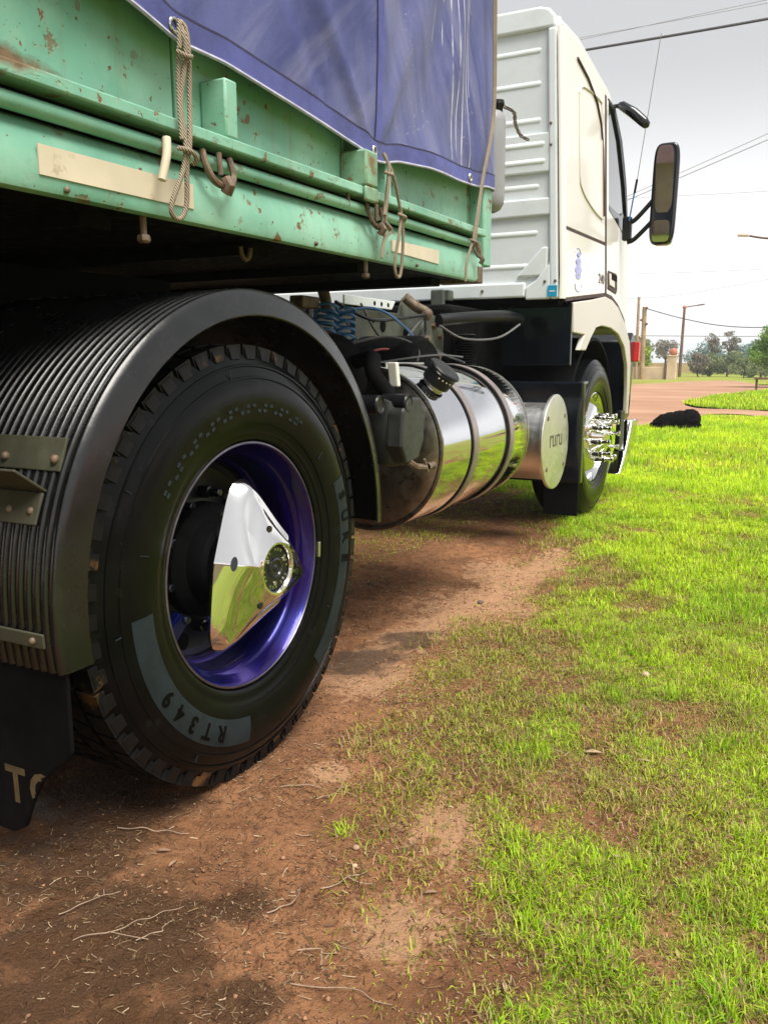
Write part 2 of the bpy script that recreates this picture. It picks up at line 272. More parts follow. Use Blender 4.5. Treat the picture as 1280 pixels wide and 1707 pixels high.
# ------------------------------------------------------------------ mesh helpers
class MB:
    def __init__(s): s.v = []; s.f = []
    def add(s, vs, fs):
        b = len(s.v); s.v += [tuple(v) for v in vs]; s.f += [tuple(i + b for i in f) for f in fs]; return s
    def box(s, x0, x1, y0, y1, z0, z1):
        v = [(x, y, z) for z in (z0, z1) for y in (y0, y1) for x in (x0, x1)]
        return s.add(v, [(0, 2, 3, 1), (4, 5, 7, 6), (0, 1, 5, 4), (2, 6, 7, 3), (0, 4, 6, 2), (1, 3, 7, 5)])
    def obox(s, c, ax, ay, az):
        c, ax, ay, az = map(Vector, (c, ax, ay, az))
        v = [c + ax * i + ay * j + az * k for k in (-1, 1) for j in (-1, 1) for i in (-1, 1)]
        return s.add(v, [(0, 2, 3, 1), (4, 5, 7, 6), (0, 1, 5, 4), (2, 6, 7, 3), (0, 4, 6, 2), (1, 3, 7, 5)])
    def prism(s, pts, fn0, fn1):
        n = len(pts); v = [fn0(*p) for p in pts] + [fn1(*p) for p in pts]
        return s.add(v, [tuple(range(n)), tuple(range(2 * n - 1, n - 1, -1))] + [(i, i + n, (i + 1) % n + n, (i + 1) % n) for i in range(n)])
    def sideX(s, pts, x0, x1): return s.prism(pts, lambda y, z: (x0(y, z) if callable(x0) else x0, y, z), lambda y, z: (x1(y, z) if callable(x1) else x1, y, z))
    def extY(s, pts, y0, y1): return s.prism(pts, lambda x, z: (x, y0, z), lambda x, z: (x, y1, z))
    def tube(s, path, r, n=8, caps=True):
        P = [Vector(p) for p in path]; R = r if isinstance(r, (list, tuple)) else [r] * len(P)
        ring = []; ref = None
        for i, p in enumerate(P):
            t = (P[min(i + 1, len(P) - 1)] - P[max(i - 1, 0)]).normalized()
            if ref is None: ref = t.orthogonal().normalized()
            a = (ref - t * ref.dot(t)); a = a.normalized() if a.length > 1e-6 else t.orthogonal().normalized()
            ref = a; b = t.cross(a)
            ring.append([p + (a * math.cos(2 * PI * k / n) + b * math.sin(2 * PI * k / n)) * R[i] for k in range(n)])
        v = [q for rr in ring for q in rr]; f = []
        for i in range(len(P) - 1):
            for k in range(n): f.append((i * n + k, i * n + (k + 1) % n, (i + 1) * n + (k + 1) % n, (i + 1) * n + k))
        if caps: f += [tuple(range(n - 1, -1, -1)), tuple((len(P) - 1) * n + k for k in range(n))]
        return s.add(v, f)
    def lathe(s, prof, c, axis='X', n=64, a0=0.0, a1=2 * PI):
        """prof: (along axis, radius)."""
        full = abs(a1 - a0 - 2 * PI) < 1e-6; m = n if full else n + 1; c = Vector(c); v = []
        for (h, r) in prof:
            for k in range(m):
                a = a0 + (a1 - a0) * k / n; u, w = r * math.cos(a), r * math.sin(a)
                v.append(c + Vector((h, u, w) if axis == 'X' else (w, h, u) if axis == 'Y' else (u, w, h)))
        f = []
        for i in range(len(prof) - 1):
            for k in range(n if full else n):
                k2 = (k + 1) % m if full else k + 1
                f.append((i * m + k, i * m + k2, (i + 1) * m + k2, (i + 1) * m + k))
        return s.add(v, f)
    def sphere(s, c, r, n=12, m=8, sc=(1, 1, 1)):
        c = Vector(c); v = []
        for i in range(m + 1):
            th = PI * i / m
            for k in range(n):
                a = 2 * PI * k / n; v.append((c.x + r * sc[0] * math.sin(th) * math.cos(a), c.y + r * sc[1] * math.sin(th) * math.sin(a), c.z + r * sc[2] * math.cos(th)))
        return s.add(v, [(i * n + k, i * n + (k + 1) % n, (i + 1) * n + (k + 1) % n, (i + 1) * n + k) for i in range(m) for k in range(n)])
    def build(s, name, mat, parent=None, smooth=35, bevel=0.0, seg=2, weld=False):
        me = bpy.data.meshes.new(name); me.from_pydata(s.v, [], s.f)
        bm = bmesh.new(); bm.from_mesh(me)
        bmesh.ops.remove_doubles(bm, verts=bm.verts, dist=1e-5)
        bmesh.ops.recalc_face_normals(bm, faces=bm.faces); bm.to_mesh(me); bm.free()
        me.materials.append(mat)
        if smooth:
            me.shade_smooth(); me.set_sharp_from_angle(angle=math.radians(smooth))
        return link(name, me, parent, bevel, seg)
def link(name, me, parent=None, bevel=0.0, seg=2):
    o = bpy.data.objects.new(name, me); COL.objects.link(o)
    if parent is not None:
        o.parent = parent
        q = parent; off = Vector((0, 0, 0))
        if q.get('origin') is not None: o.location = -Vector(q['origin'])
    if bevel:
        b = o.modifiers.new('bevel', 'BEVEL'); b.width = bevel; b.segments = seg; b.limit_method = 'ANGLE'; b.angle_limit = math.radians(40)
    return o
def tag(o, label, cat, group=None, kind=None):
    if label: o['label'] = label
    if cat: o['category'] = cat
    if group: o['group'] = group
    if kind: o['kind'] = kind
    return o
def thing(name, loc, label, cat, group=None, rot=(0, 0, 0)):
    o = bpy.data.objects.new(name, None); COL.objects.link(o); o.location = loc; o.rotation_euler = rot; o['origin'] = list(loc)
    o.empty_display_size = 0.1
    return tag(o, label, cat, group)
def text_mesh(txt, size, extrude=0.0, spacing=1.0, bold=0.0):
    c = bpy.data.curves.new('t', 'FONT'); c.body = txt; c.size = size; c.extrude = extrude; c.align_x = 'CENTER'; c.align_y = 'CENTER'; c.resolution_u = 3; c.offset = bold; c.space_character = spacing
    o = bpy.data.objects.new('t', c); COL.objects.link(o)
    dg = bpy.context.evaluated_depsgraph_get(); dg.update()
    me = bpy.data.meshes.new_from_object(o.evaluated_get(dg)); bpy.data.objects.remove(o); bpy.data.curves.remove(c)
    v = [tuple(p.co) for p in me.vertices]; f = [tuple(p.vertices) for p in me.polygons]; bpy.data.meshes.remove(me)
    return v, f
def smooth_path(pts, n=6):
    P = [Vector(p) for p in pts]; out = []
    for i in range(len(P) - 1):
        p0, p1, p2, p3 = P[max(i - 1, 0)], P[i], P[i + 1], P[min(i + 2, len(P) - 1)]
        for k in range(n):
            t = k / n; out.append(0.5 * ((2 * p1) + (p2 - p0) * t + (2 * p0 - 5 * p1 + 4 * p2 - p3) * t * t + (3 * p1 - p0 - 3 * p2 + p3) * t ** 3))
    return out + [P[-1]]
# vectorised value noise
_perm = np.random.default_rng(3).random((256, 256))
def vnoise(x, y):
    xi = np.floor(x).astype(int); yi = np.floor(y).astype(int); fx = x - xi; fy = y - yi
    fx = fx * fx * (3 - 2 * fx); fy = fy * fy * (3 - 2 * fy)
    g = lambda a, b: _perm[a % 256, b % 256]
    return (g(xi, yi) * (1 - fx) + g(xi + 1, yi) * fx) * (1 - fy) + (g(xi, yi + 1) * (1 - fx) + g(xi + 1, yi + 1) * fx) * fy
def fbm(x, y, s, o=4, seed=0):
    t = 0; a = 0.5; tot = 0
    for k in range(o):
        t = t + a * vnoise(x * s + 17.3 * k + seed * 31.7, y * s + 9.1 * k + seed * 12.3); tot += a; a *= 0.5; s *= 2.03
    return t / tot
def sst(a, b, x): t = np.clip((x - a) / (b - a), 0, 1); return t * t * (3 - 2 * t)

# ------------------------------------------------------------------ ground
LB_Y = [0.0, 1.15, 1.43, 1.81, 2.35, 3.28, 4.24, 5.39, 7.0, 9.0]; LB_X = [0.90, 0.84, 0.74, 0.70, 0.64, 0.58, 0.40, -0.15, -1.1, -2.5]
SP_Y = [0.0, 1.0, 1.45, 1.85, 2.44, 2.96, 4.36, 5.4, 7.0]; SP_X = [0.82, 0.70, 0.50, 0.29, 0.05, 0.06, -0.08, -0.5, -1.6]
TUFTS = [(0.46, 4.26, .20, .9), (0.53, 3.42, .17, .75), (0.36, 1.84, .07, .8), (0.33, 1.47, .05, .7), (0.60, 3.05, .14, .6), (0.35, 2.35, .10, .5), (0.72, 1.30, .08, .6), (0.50, 2.6, .12, .45), (0.62, 2.05, .1, .55), (0.10, 3.9, .10, .4), (0.52, 1.12, .03, .6), (0.24, 1.33, .03, .5), (0.15, 1.5, .03, .4)]
SANDS = [(0.535, 1.58, .13), (0.60, 1.24, .11), (-0.05, 3.3, .35), (-.12, 3.9, .3), (-0.05, 2.3, .2), (0.18, 1.68, .07)]
WETS = [(-0.08, 2.72, .14), (-0.15, 2.45, .18), (0.25, 0.93, .16), (0.33, 0.82, .12), (0.10, 1.0, .16), (0.30, 1.15, .07), (-0.2, 1.3, .25), (.12, .92, .30), (.34, .80, .2), (-.1, 1.1, .2), (.45, .95, .08), (.20, 1.05, .12)]
def masks(X, Y):
    w = (fbm(X, Y, 2.3, 4, 1) - 0.5) * 0.55 + (fbm(X, Y, 9, 3, 2) - 0.5) * 0.22
    lb = np.interp(Y, LB_Y, LB_X); spx = np.interp(Y, SP_Y, SP_X)
    lush = sst(-0.34, 0.22, X - lb + w)
    patch = sst(0.36, 0.52, fbm(X, Y, 1.7, 4, 5)); fine_ = sst(0.22, 0.62, fbm(X, Y, 8.5, 3, 15)); lush = lush * (0.66 + 0.34 * patch) * (0.55 + 0.45 * np.maximum(fine_, sst(5.5, 8, Y)))
    sparse = sst(-0.08, 0.18, X - spx + w) * (0.30 + 0.50 * sst(0.36, 0.60, fbm(X, Y, 4.5, 4, 6)))
    under = sst(0.0, 0.3, -0.45 - X + w) * sst(2.2, 2.9, Y) * 0.45
    g = np.maximum(np.maximum(lush, sparse), under)
    for (x, y, r, s) in TUFTS: g = np.maximum(g, s * np.exp(-(((X - x) / r) ** 2 + ((Y - y) / r) ** 2) ** 1.5) * (0.6 + 0.6 * fbm(X, Y, 20, 2, 3)))
    far = sst(7.5, 9.5, Y); g = g * (1 - far) + far * (0.72 + 0.28 * patch)
    behind = sst(0.0, 0.5, X - 1.0) * sst(0.6, -0.3, Y); g = np.maximum(g, behind)
    sand = 0 * X
    for (x, y, r) in SANDS: sand = np.maximum(sand, np.exp(-(((X - x) / r) ** 2 + ((Y - y) / (r * 1.2)) ** 2)))
    trk = np.exp(-((X + 0.10 + 0.10 * np.sin(Y * 0.9 + .6)) / 0.17) ** 2) * sst(2.0, 2.5, Y) * sst(4.9, 4.3, Y); sand = np.maximum(sand, trk * .95)
    wet = 0 * X
    for (x, y, r) in WETS: wet = np.maximum(wet, np.exp(-(((X - x) / r) ** 2 + ((Y - y) / r) ** 2)) * (0.4 + 0.9 * fbm(X, Y, 14, 3, 8)))
    return np.clip(g, 0, 1), np.clip(sand, 0, 1), np.clip(wet, 0, 1)
def height(X, Y):
    near = sst(60, 8, Y) * sst(-20, -3, X) * sst(20, 5, X)
    h = (fbm(X, Y, 1.3, 3, 9) - 0.5) * 0.045 + (fbm(X, Y, 7, 4, 10) - 0.5) * 0.03 + (fbm(X, Y, 32, 3, 11) - 0.5) * 0.012
    # shallow wheel rut left in the dirt and a flat pad where the tyres stand
    rut = np.exp(-((X + 0.18 + 0.12 * np.sin(Y * 0.9)) / 0.22) ** 2) * sst(1.7, 2.6, Y) * sst(5.6, 4.6, Y); h = h - 0.018 * rut
    pad = np.maximum(np.exp(-(((X + .15) / .35) ** 4 + ((Y - 1.61) / .3) ** 4)), np.exp(-(((X + .3) / .3) ** 4 + ((Y - 5.65) / .3) ** 4)))
    h = h * (1 - pad) + pad * 0.012
    return h * near - 0.004
def axis_pts(lo, f0, f1, hi, d, g=1.16):
    a = list(np.arange(f0, f1 + d / 2, d)); x = f1; s = d
    while x < hi: s *= g; x += s; a.append(x)
    x = f0; s = d; b = []
    while x > lo: s *= g; x -= s; b.append(x)
    return np.array(b[::-1] + a)
xs = axis_pts(-420, -0.9, 1.7, 420, 0.02); ys = axis_pts(-120, 0.5, 6.2, 700, 0.022, 1.05)
GX, GY = np.meshgrid(xs, ys); GZ = height(GX, GY); nx, ny = len(xs), len(ys)
me = bpy.data.meshes.new('ground'); me.vertices.add(nx * ny)
me.vertices.foreach_set('co', np.stack([GX, GY, GZ], -1).astype(np.float32).ravel())
idx = np.arange(nx * ny).reshape(ny, nx); quads = np.stack([idx[:-1, :-1], idx[:-1, 1:], idx[1:, 1:], idx[1:, :-1]], -1).reshape(-1, 4)
me.loops.add(quads.size); me.loops.foreach_set('vertex_index', quads.ravel().astype(np.int32))
me.polygons.add(len(quads)); me.polygons.foreach_set('loop_start', (np.arange(len(quads)) * 4).astype(np.int32)); me.update(calc_edges=True)
g, sa, we = masks(GX, GY); ca = me.color_attributes.new('mask', 'FLOAT_COLOR', 'POINT')
ca.data.foreach_set('color', np.stack([g, sa, we, np.ones_like(g)], -1).astype(np.float32).ravel())
me.materials.append(GROUND); me.shade_smooth(); tag(link('ground', me), 'brown dirt ground turning into green grass on the right', None, kind='structure')

# dirt road crossing beyond the grass: irregular sheet just above the ground
def road_sheet(name, pts, label):
    P = smooth_path([(x, y, 0) for x, y in pts] + [(*pts[0], 0)], 5)[:-1]
    P = [(p.x + 0.10 * (mnoise.noise((p.x * 1.3, p.y * 1.3, 1))) , p.y + 0.5 * mnoise.noise((p.x, p.y * .7, 5)), 0.012) for p in P]
    bm = bmesh.new(); vs_ = [bm.verts.new(p) for p in P]; bm.faces.new(vs_); bmesh.ops.triangulate(bm, faces=bm.faces)
    bmesh.ops.recalc_face_normals(bm, faces=bm.faces)
    if bm.faces[:] and bm.faces[0].normal.z < 0: bmesh.ops.reverse_faces(bm, faces=bm.faces)
    me = bpy.data.meshes.new(name); bm.to_mesh(me); bm.free(); me.materials.append(ROAD)
    return tag(link(name, me), label, None, kind='structure')
road_sheet('road', [(-12, 12.6), (-5, 13.2), (-2.4, 13.6), (-1.49, 14.0), (-1.25, 15.5), (-0.8, 17.6), (-0.25, 18.0), (0.5, 17.6), (4, 17.3), (12, 17.0), (12, 19.6), (4, 19.8), (0.2, 19.9), (-0.65, 20.0), (-1.46, 21.0), (-1.95, 23.0), (-1.7, 28), (-1.2, 32), (-0.6, 35.5), (3, 40), (8, 43), (8, 50), (2, 46), (-1.1, 43.5), (-1.7, 45.5), (-3.2, 53), (-4.7, 54), (-6.2, 49), (-7, 42), (-10, 38.5), (-20, 37), (-22, 14)], 'reddish dirt road crossing behind the grass')

# ------------------------------------------------------------------ grass blades (uncountable: stuff)
def grass_object(name, n, region, length, width, dens_pow, label, seed, flop=0.5, keep=None, straw=0.08, thatch=False):
    r = np.random.default_rng(seed); x0, x1, y0, y1 = region
    X = r.uniform(x0, x1, n); Y = r.uniform(y0, y1, n)
    # stay inside a wide wedge round the view
    lim = 1.65 - 0.03 * Y; k = (X < lim); X, Y = X[k], Y[k]
    g, sa, we = masks(X, Y); g = g * (1 - 0.45 * sa)
    if thatch:
        w = (fbm(X, Y, 2.3, 4, 1) - 0.5) * 0.5; z_ = sst(-0.22, 0.22, X - np.interp(Y, SP_Y, SP_X) + w); g = np.clip(z_ * (.25 + .75 * sst(.32, .6, fbm(X, Y, 6, 4, 70))) * (1 - .85 * sa), 0, 1)
    k = r.random(len(X)) < g ** dens_pow
    if keep is not None: k &= keep(X, Y)
    X, Y, g = X[k], Y[k], g[k]; n = len(X); Z = height(X, Y) - 0.004
    lushf = sst(0.35, 0.8, g) * (0 if thatch else 1); big = 0.35 + 0.6 * fbm(X, Y, 3.3, 3, 21) + 0.6 * sst(.35, .7, fbm(X, Y, 11, 2, 22))
    L = length * (0.4 + 0.75 * lushf) * r.uniform(0.5, 1.3, n) * big; Wd = width * r.uniform(0.6, 1.3, n)
    az = r.uniform(0, 2 * PI, n); lean = r.uniform(0.1, 1.25, n) * flop + (1 - lushf) * 0.6 * r.random(n)
    dx, dy = np.cos(az), np.sin(az); px, py = -dy, dx
    B = np.stack([X, Y, Z], -1); D = np.stack([dx, dy, 0 * dx], -1); Pp = np.stack([px, py, 0 * px], -1); U = np.array([0, 0, 1.0])
    c1, s1 = np.cos(lean * 0.6), np.sin(lean * 0.6); c2, s2 = np.cos(lean * 1.5), np.sin(lean * 1.5)
    M = B + (U * c1[:, None] + D * s1[:, None]) * (L * 0.55)[:, None]; T = M + (U * c2[:, None] + D * s2[:, None]) * (L * 0.45)[:, None]
    hw = Pp * (Wd / 2)[:, None]
    V = np.stack([B - hw, B + hw, M + hw * 0.8, M - hw * 0.8, T], 1).reshape(-1, 3)
    base = np.arange(n)[:, None] * 5
    loops = np.concatenate([base + np.array([0, 1, 2, 3]), base + np.array([3, 2, 4])], 1).ravel()
    starts = (np.arange(n)[:, None] * 7 + np.array([0, 4])).ravel()
    me = bpy.data.meshes.new(name); me.vertices.add(n * 5); me.vertices.foreach_set('co', V.astype(np.float32).ravel())
    me.loops.add(len(loops)); me.loops.foreach_set('vertex_index', loops.astype(np.int32)); me.polygons.add(n * 2); me.polygons.foreach_set('loop_start', starts.astype(np.int32)); me.update(calc_edges=True)
    t = np.clip(fbm(X, Y, 2.0, 3, 30) * 1.3 - 0.15 + r.normal(0, 0.28, n), 0, 1)[:, None]
    c = np.array([0.20, 0.44, 0.010]) * (1 - t) + np.array([0.62, 0.82, 0.03]) * t
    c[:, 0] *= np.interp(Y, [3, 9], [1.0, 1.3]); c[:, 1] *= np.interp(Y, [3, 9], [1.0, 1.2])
    yel = np.clip((1 - lushf) * 0.75 + r.normal(0, 0.2, n), 0, 1)[:, None]; c = c * (1 - yel) + np.array([0.46, 0.44, 0.07]) * yel
    dry = (r.random(n) < straw + 0.45 * (1 - lushf))[:, None]; c = np.where(dry, np.array([0.36, 0.24, 0.12]) * r.uniform(0.4, 1.2, n)[:, None], c)
    if thatch:
        q = r.random(n)[:, None]; c = np.where(q < .42, np.array([.40, .46, .05]), np.where(q < .56, np.array([.17, .25, .025]), np.where(q < .84, np.array([.48, .33, .16]), np.array([.16, .08, .038])))) * r.uniform(.55, 1.25, n)[:, None]
    col = np.repeat(np.concatenate([c, np.ones((n, 1))], 1)[:, None, :], 5, 1).reshape(-1, 4)
    a = me.color_attributes.new('col', 'FLOAT_COLOR', 'POINT'); a.data.foreach_set('color', col.astype(np.float32).ravel())
    me.materials.append(GRASS); return tag(link(name, me), label, 'grass', kind='stuff')
grass_object('grass', 380000, (-0.9, 1.7, 0.5, 3.4), 0.029, 0.0027, 1.05, 'short bright green grass in the foreground right of the dirt', 1, 1.2, straw=.22)
grass_object('grass', 260000, (-1.6, 1.6, 3.4, 8.0), 0.042, 0.0042, 1.1, 'green grass beside the truck in the middle distance', 2, 1.0, straw=.10)
grass_object('grass', 200000, (-6, 1.8, 8.0, 18.5), 0.055, 0.008, 1.1, 'bright lime grass around the lying black dog', 3, 0.7, keep=lambda X, Y: Y < np.interp(X, [-6, -2.4, -1.45, -1.2, -0.8, 0.5, 3], [13.0, 13.4, 14, 15.4, 17.5, 17.7, 17.3]))
grass_object('grass', 60000, (-2.2, 3, 20, 36), 0.10, 0.02, 1.0, 'green grass verge between the two arms of the dirt road', 4, 0.7, keep=lambda X, Y: (Y > np.interp(X, [-2, -1.46, -.65, .2, 3], [23, 21.2, 20.2, 20, 20])) & (Y < np.interp(X, [-2, -1.7, -1.2, -.6, 3], [23, 27.5, 31.5, 35, 39])))
grass_object('grass', 360000, (-0.5, 1.7, 0.5, 4.2), 0.085, 0.0026, 1.0, 'thin trampled yellowish grass between the dirt and the lawn', 7, 1.5, thatch=True)
grass_object('grass', 90000, (-0.9, 1.3, 4.2, 6.5), 0.09, 0.0040, 1.0, 'thin trampled grass near the front wheel', 8, 1.4, thatch=True)
# trampled litter: dead grass bits and bark crumbs lying on the dirt
def litter(name, n, region, label, seed):
    r = np.random.default_rng(seed); x0, x1, y0, y1 = region; X = r.uniform(x0, x1, n); Y = r.uniform(y0, y1, n)
    g, sa, we = masks(X, Y); k = r.random(n) < (0.25 + 0.9 * sst(0.42, 0.62, fbm(X, Y, 5, 4, 40))) * (1 - 0.8 * sa) * (1 - 0.15 * g) * (X < 1.6 - .03 * Y); X, Y = X[k], Y[k]; n = len(X)
    Z = height(X, Y) + 0.003; L = r.gamma(2.0, 0.005, n) * (0.7 + 0.12 * Y); Wd = r.uniform(0.0008, 0.0022, n) * (0.7 + 0.15 * Y); az = r.uniform(0, PI, n); tl = r.normal(0, 0.22, n)
    D = np.stack([np.cos(az), np.sin(az), tl], -1) * (L / 2)[:, None]; Pn = np.stack([-np.sin(az), np.cos(az), r.normal(0, .4, n)], -1) * (Wd / 2)[:, None]; C = np.stack([X, Y, Z], -1)
    bend = np.stack([-np.sin(az), np.cos(az), 0 * az], -1) * (L * r.normal(0, .06, n))[:, None]
    V = np.stack([C - D - Pn, C - D + Pn, C + bend + Pn, C + D + Pn, C + D - Pn, C + bend - Pn], 1).reshape(-1, 3)
    base = np.arange(n)[:, None] * 6; loops = np.concatenate([base + np.array([0, 1, 2, 5]), base + np.array([5, 2, 3, 4])], 1).ravel()
    me = bpy.data.meshes.new(name); me.vertices.add(n * 6); me.vertices.foreach_set('co', V.astype(np.float32).ravel())
    me.loops.add(len(loops)); me.loops.foreach_set('vertex_index', loops.astype(np.int32)); me.polygons.add(n * 2); me.polygons.foreach_set('loop_start', (np.arange(n * 2) * 4).astype(np.int32)); me.update(calc_edges=True)
    t = r.random(n)[:, None]; gk = g[k][:, None]; t = np.clip(t + gk * .45, 0, .99); c = np.where(t < .45, np.array([0.12, 0.058, 0.030]) * r.uniform(.5, 1.5, n)[:, None], np.where(t < .82, np.array([0.26, 0.17, 0.085]), np.array([0.48, 0.36, 0.23])) * r.uniform(.5, 1.2, n)[:, None])
    col = np.repeat(np.concatenate([c, np.ones((n, 1))], 1)[:, None, :], 6, 1).reshape(-1, 4); a = me.color_attributes.new('col', 'FLOAT_COLOR', 'POINT'); a.data.foreach_set('color', col.astype(np.float32).ravel())
    me.materials.append(GRASS); return tag(link(name, me), label, 'litter', kind='stuff')
litter('ground_litter', 90000, (-0.7, 1.5, 0.6, 3.6), 'dead grass bits and bark crumbs scattered on the brown dirt', 5)
litter('ground_litter', 14000, (-0.9, 1.0, 3.6, 6.0), 'dry crumbs on the dirt track beside the front wheel', 6)

def clods(n, seed):
    r = np.random.default_rng(seed); X = r.uniform(-.6, 1.1, n); Y = r.uniform(.6, 4.5, n); g, sa, we = masks(X, Y)
    k = (r.random(n) < .15 + .9 * sst(.45, .62, fbm(X, Y, 4, 3, 60))) & (r.random(n) > g) & (X < 1.5 - .1 * Y); X, Y = X[k], Y[k]; n = len(X)
    oc = np.array([(1, 0, 0), (-1, 0, 0), (0, 1, 0), (0, -1, 0), (0, 0, .8), (0, 0, -.5), (.7, .7, .3), (-.7, .7, .3), (.7, -.7, .3), (-.7, -.7, .3)])
    fc = np.array([(0, 6, 4), (6, 2, 4), (2, 7, 4), (7, 1, 4), (1, 9, 4), (9, 3, 4), (3, 8, 4), (8, 0, 4), (6, 0, 5), (2, 6, 5), (7, 2, 5), (1, 7, 5), (9, 1, 5), (3, 9, 5), (8, 3, 5), (0, 8, 5)])
    sz = np.minimum(r.gamma(1.4, .0011, n), .0055)[:, None, None] + .0008; V = oc[None] * sz * r.uniform(.55, 1.25, (n, 10, 1)); V = V + np.stack([X, Y, height(X, Y) + .001], -1)[:, None, :]
    me = bpy.data.meshes.new('dirt_crumbs'); me.vertices.add(n * 10); me.vertices.foreach_set('co', V.astype(np.float32).ravel()); F = (np.arange(n)[:, None, None] * 10 + fc[None]).ravel()
    me.loops.add(len(F)); me.loops.foreach_set('vertex_index', F.astype(np.int32)); me.polygons.add(len(F) // 3); me.polygons.foreach_set('loop_start', (np.arange(len(F) // 3) * 3).astype(np.int32)); me.update(calc_edges=True)
    me.materials.append(pm('crumb_soil', (.25, .13, .068), .95, var=.5, vs=30)); return tag(link('dirt_crumbs', me), 'loose crumbs of brown soil on the bare dirt', 'soil', kind='stuff')
clods(16000, 9)

# ------------------------------------------------------------------ semi trailer
TRL_O = (-1.27, 1.0, 0.0); TILT = 0.011
trailer = thing('semi_trailer', TRL_O, 'weathered green semi trailer with rusty rails under a blue tarpaulin', 'trailer', rot=(TILT, 0, 0))
def tbox(name, b, mat=GREEN, bevel=0.004, parent=trailer): return MB().box(*b).build(name, mat, parent, 35, bevel)
YB = -7.0
MB().extY([(.030, 1.300), (.027, 1.291), (.020, 1.288), (.008, 1.288), (.006, 1.300), (-.03, 1.31), (-.03, 1.412), (-.012, 1.412), (.004, 1.402), (.020, 1.375), (.029, 1.345)], YB, 3.08).build('side_beam', GREEN, trailer, 40)
MB().tube([(.020, YB, 1.421), (.020, 3.05, 1.421)], 0.0145, 12).build('rope_rail', GREEN, trailer)
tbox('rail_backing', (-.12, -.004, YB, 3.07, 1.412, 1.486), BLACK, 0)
tbox('rub_rail', (-.004, .050, YB, 3.065, 1.449, 1.474), RUSTPOST if False else GREEN, 0.004)
ps = [YB, -2.1, 0.2, 1.448, 2.13, 3.055]
for a, b in zip(ps[:-1], ps[1:]): tbox('side_board', (-.07, -.022, a + .004, b - .004, 1.482, 2.75), GREEN, 0.003)
tbox('inner_wall', (-.10, -.072, YB, 3.06, 1.487, 2.75), BLACK, 0)
# stake posts
tbox('stake_post', (-.0215, .046, 1.530, 1.572, 1.4745, 1.592), GREEN, 0.005)
p2 = MB().box(-.0215, .062, 2.115, 2.185, 1.4745, 1.568).box(.0505, .0625, 2.113, 2.187, 1.434, 1.474).build('stake_post', RUSTPOST, trailer, 35, 0.006); tag(p2, 'rust stained stake post', None)
tbox('stake_post', (-.0215, .026, 2.300, 2.335, 1.4755, 1.585), GREEN, 0.004)
tbox('stake_post', (-.0215, .050, 0.42, 0.462, 1.4745, 1.64), GREEN, 0.005)
tbox('corner_post', (-.09, .026, 3.10, 3.185, 1.352, 1.70), GREEN, 0.006)
tbox('corner_gusset', (-.09, -.03, 3.056, 3.099, 1.40, 2.75), RUSTPOST, 0.003)
e = MB().box(-.13, .0315, 3.03, 3.085, 1.284, 1.345).build('beam_end', RUST, trailer, 35, 0.004); tag(e, 'rusty end of the side beam', None)
# reflective tape
MB().box(.0295, .0328, 1.045, 1.43, 1.316, 1.364).build('reflective_strip', REFLECT, trailer, 0)
MB().sideX([(2.325, 1.325), (2.67, 1.318), (2.67, 1.362), (2.325, 1.358)], .0295, .0328).build('reflective_strip', REFLECT, trailer, 0)
# rivets, bolts below, half rings, shackles
for y in (1.10, 1.9, 2.5): MB().sphere((.032, y, 1.30), .006, 8, 6).build('rivet', RUST, trailer)
for y in (1.315, 2.22):
    MB().tube([(.0, y, 1.289), (.0, y, 1.250)], 0.0065, 8).lathe([(1.254, .012), (1.249, .0135), (1.243, .0135), (1.239, .010), (1.238, 0)], (0, y, 0), 'Z', 6).build('hanging_bolt', RUST, trailer)
MB().tube([(-.1, 1.78 + .02 * math.cos(a), 1.286 - .03 * math.sin(a)) for a in np.linspace(0, PI, 9)], 0.006, 8).build('half_ring', RUST, trailer)
def shackle(y, zc, s=1.0):
    u = MB(); path = [(.035, y - .045 * s, zc + .03), (.045, y - .046 * s, zc), (.05, y - .030 * s, zc - .026 * s), (.052, y, zc - .034 * s), (.05, y + .030 * s, zc - .026 * s), (.045, y + .044 * s, zc), (.035, y + .044 * s, zc + .03)]
    u.tube(smooth_path(path, 4), 0.0075 * s, 8); o = u.build('tie_ring', RUST, trailer)
    k = MB().tube([(.055, y + .004, zc - .02), (.064, y + .004, zc - .035), (.055, y + .004, zc - .048)], 0.013 * s, 8).build('hook', RUST, o); k.location = (0, 0, 0)
    k = MB().tube([(.045, y - .004, zc + .032), (.047, y - .002, zc - .012)], 0.006, 8).build('pin', RUST, o); k.location = (0, 0, 0)
shackle(1.505, 1.405); shackle(2.205, 1.405, .9); shackle(2.99, 1.395, .7)
for y in (2.07, 2.24): MB().tube([(.03, y, 1.447), (.03, y, 1.415)], 0.005, 8).build('pin', RUST, trailer)
# floor and underframe
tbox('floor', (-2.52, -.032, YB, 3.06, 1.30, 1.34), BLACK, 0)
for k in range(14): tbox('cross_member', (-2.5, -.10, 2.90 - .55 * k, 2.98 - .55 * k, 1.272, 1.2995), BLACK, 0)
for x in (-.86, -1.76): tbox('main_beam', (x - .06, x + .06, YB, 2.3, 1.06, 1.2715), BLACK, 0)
tbox('front_wall', (-2.5, -.10, 3.07, 3.12, 1.30, 2.75), GREEN, 0.004); tbox('far_side_board', (-2.57, -2.53, YB, 3.06, 1.29, 2.75), GREEN, 0.004)
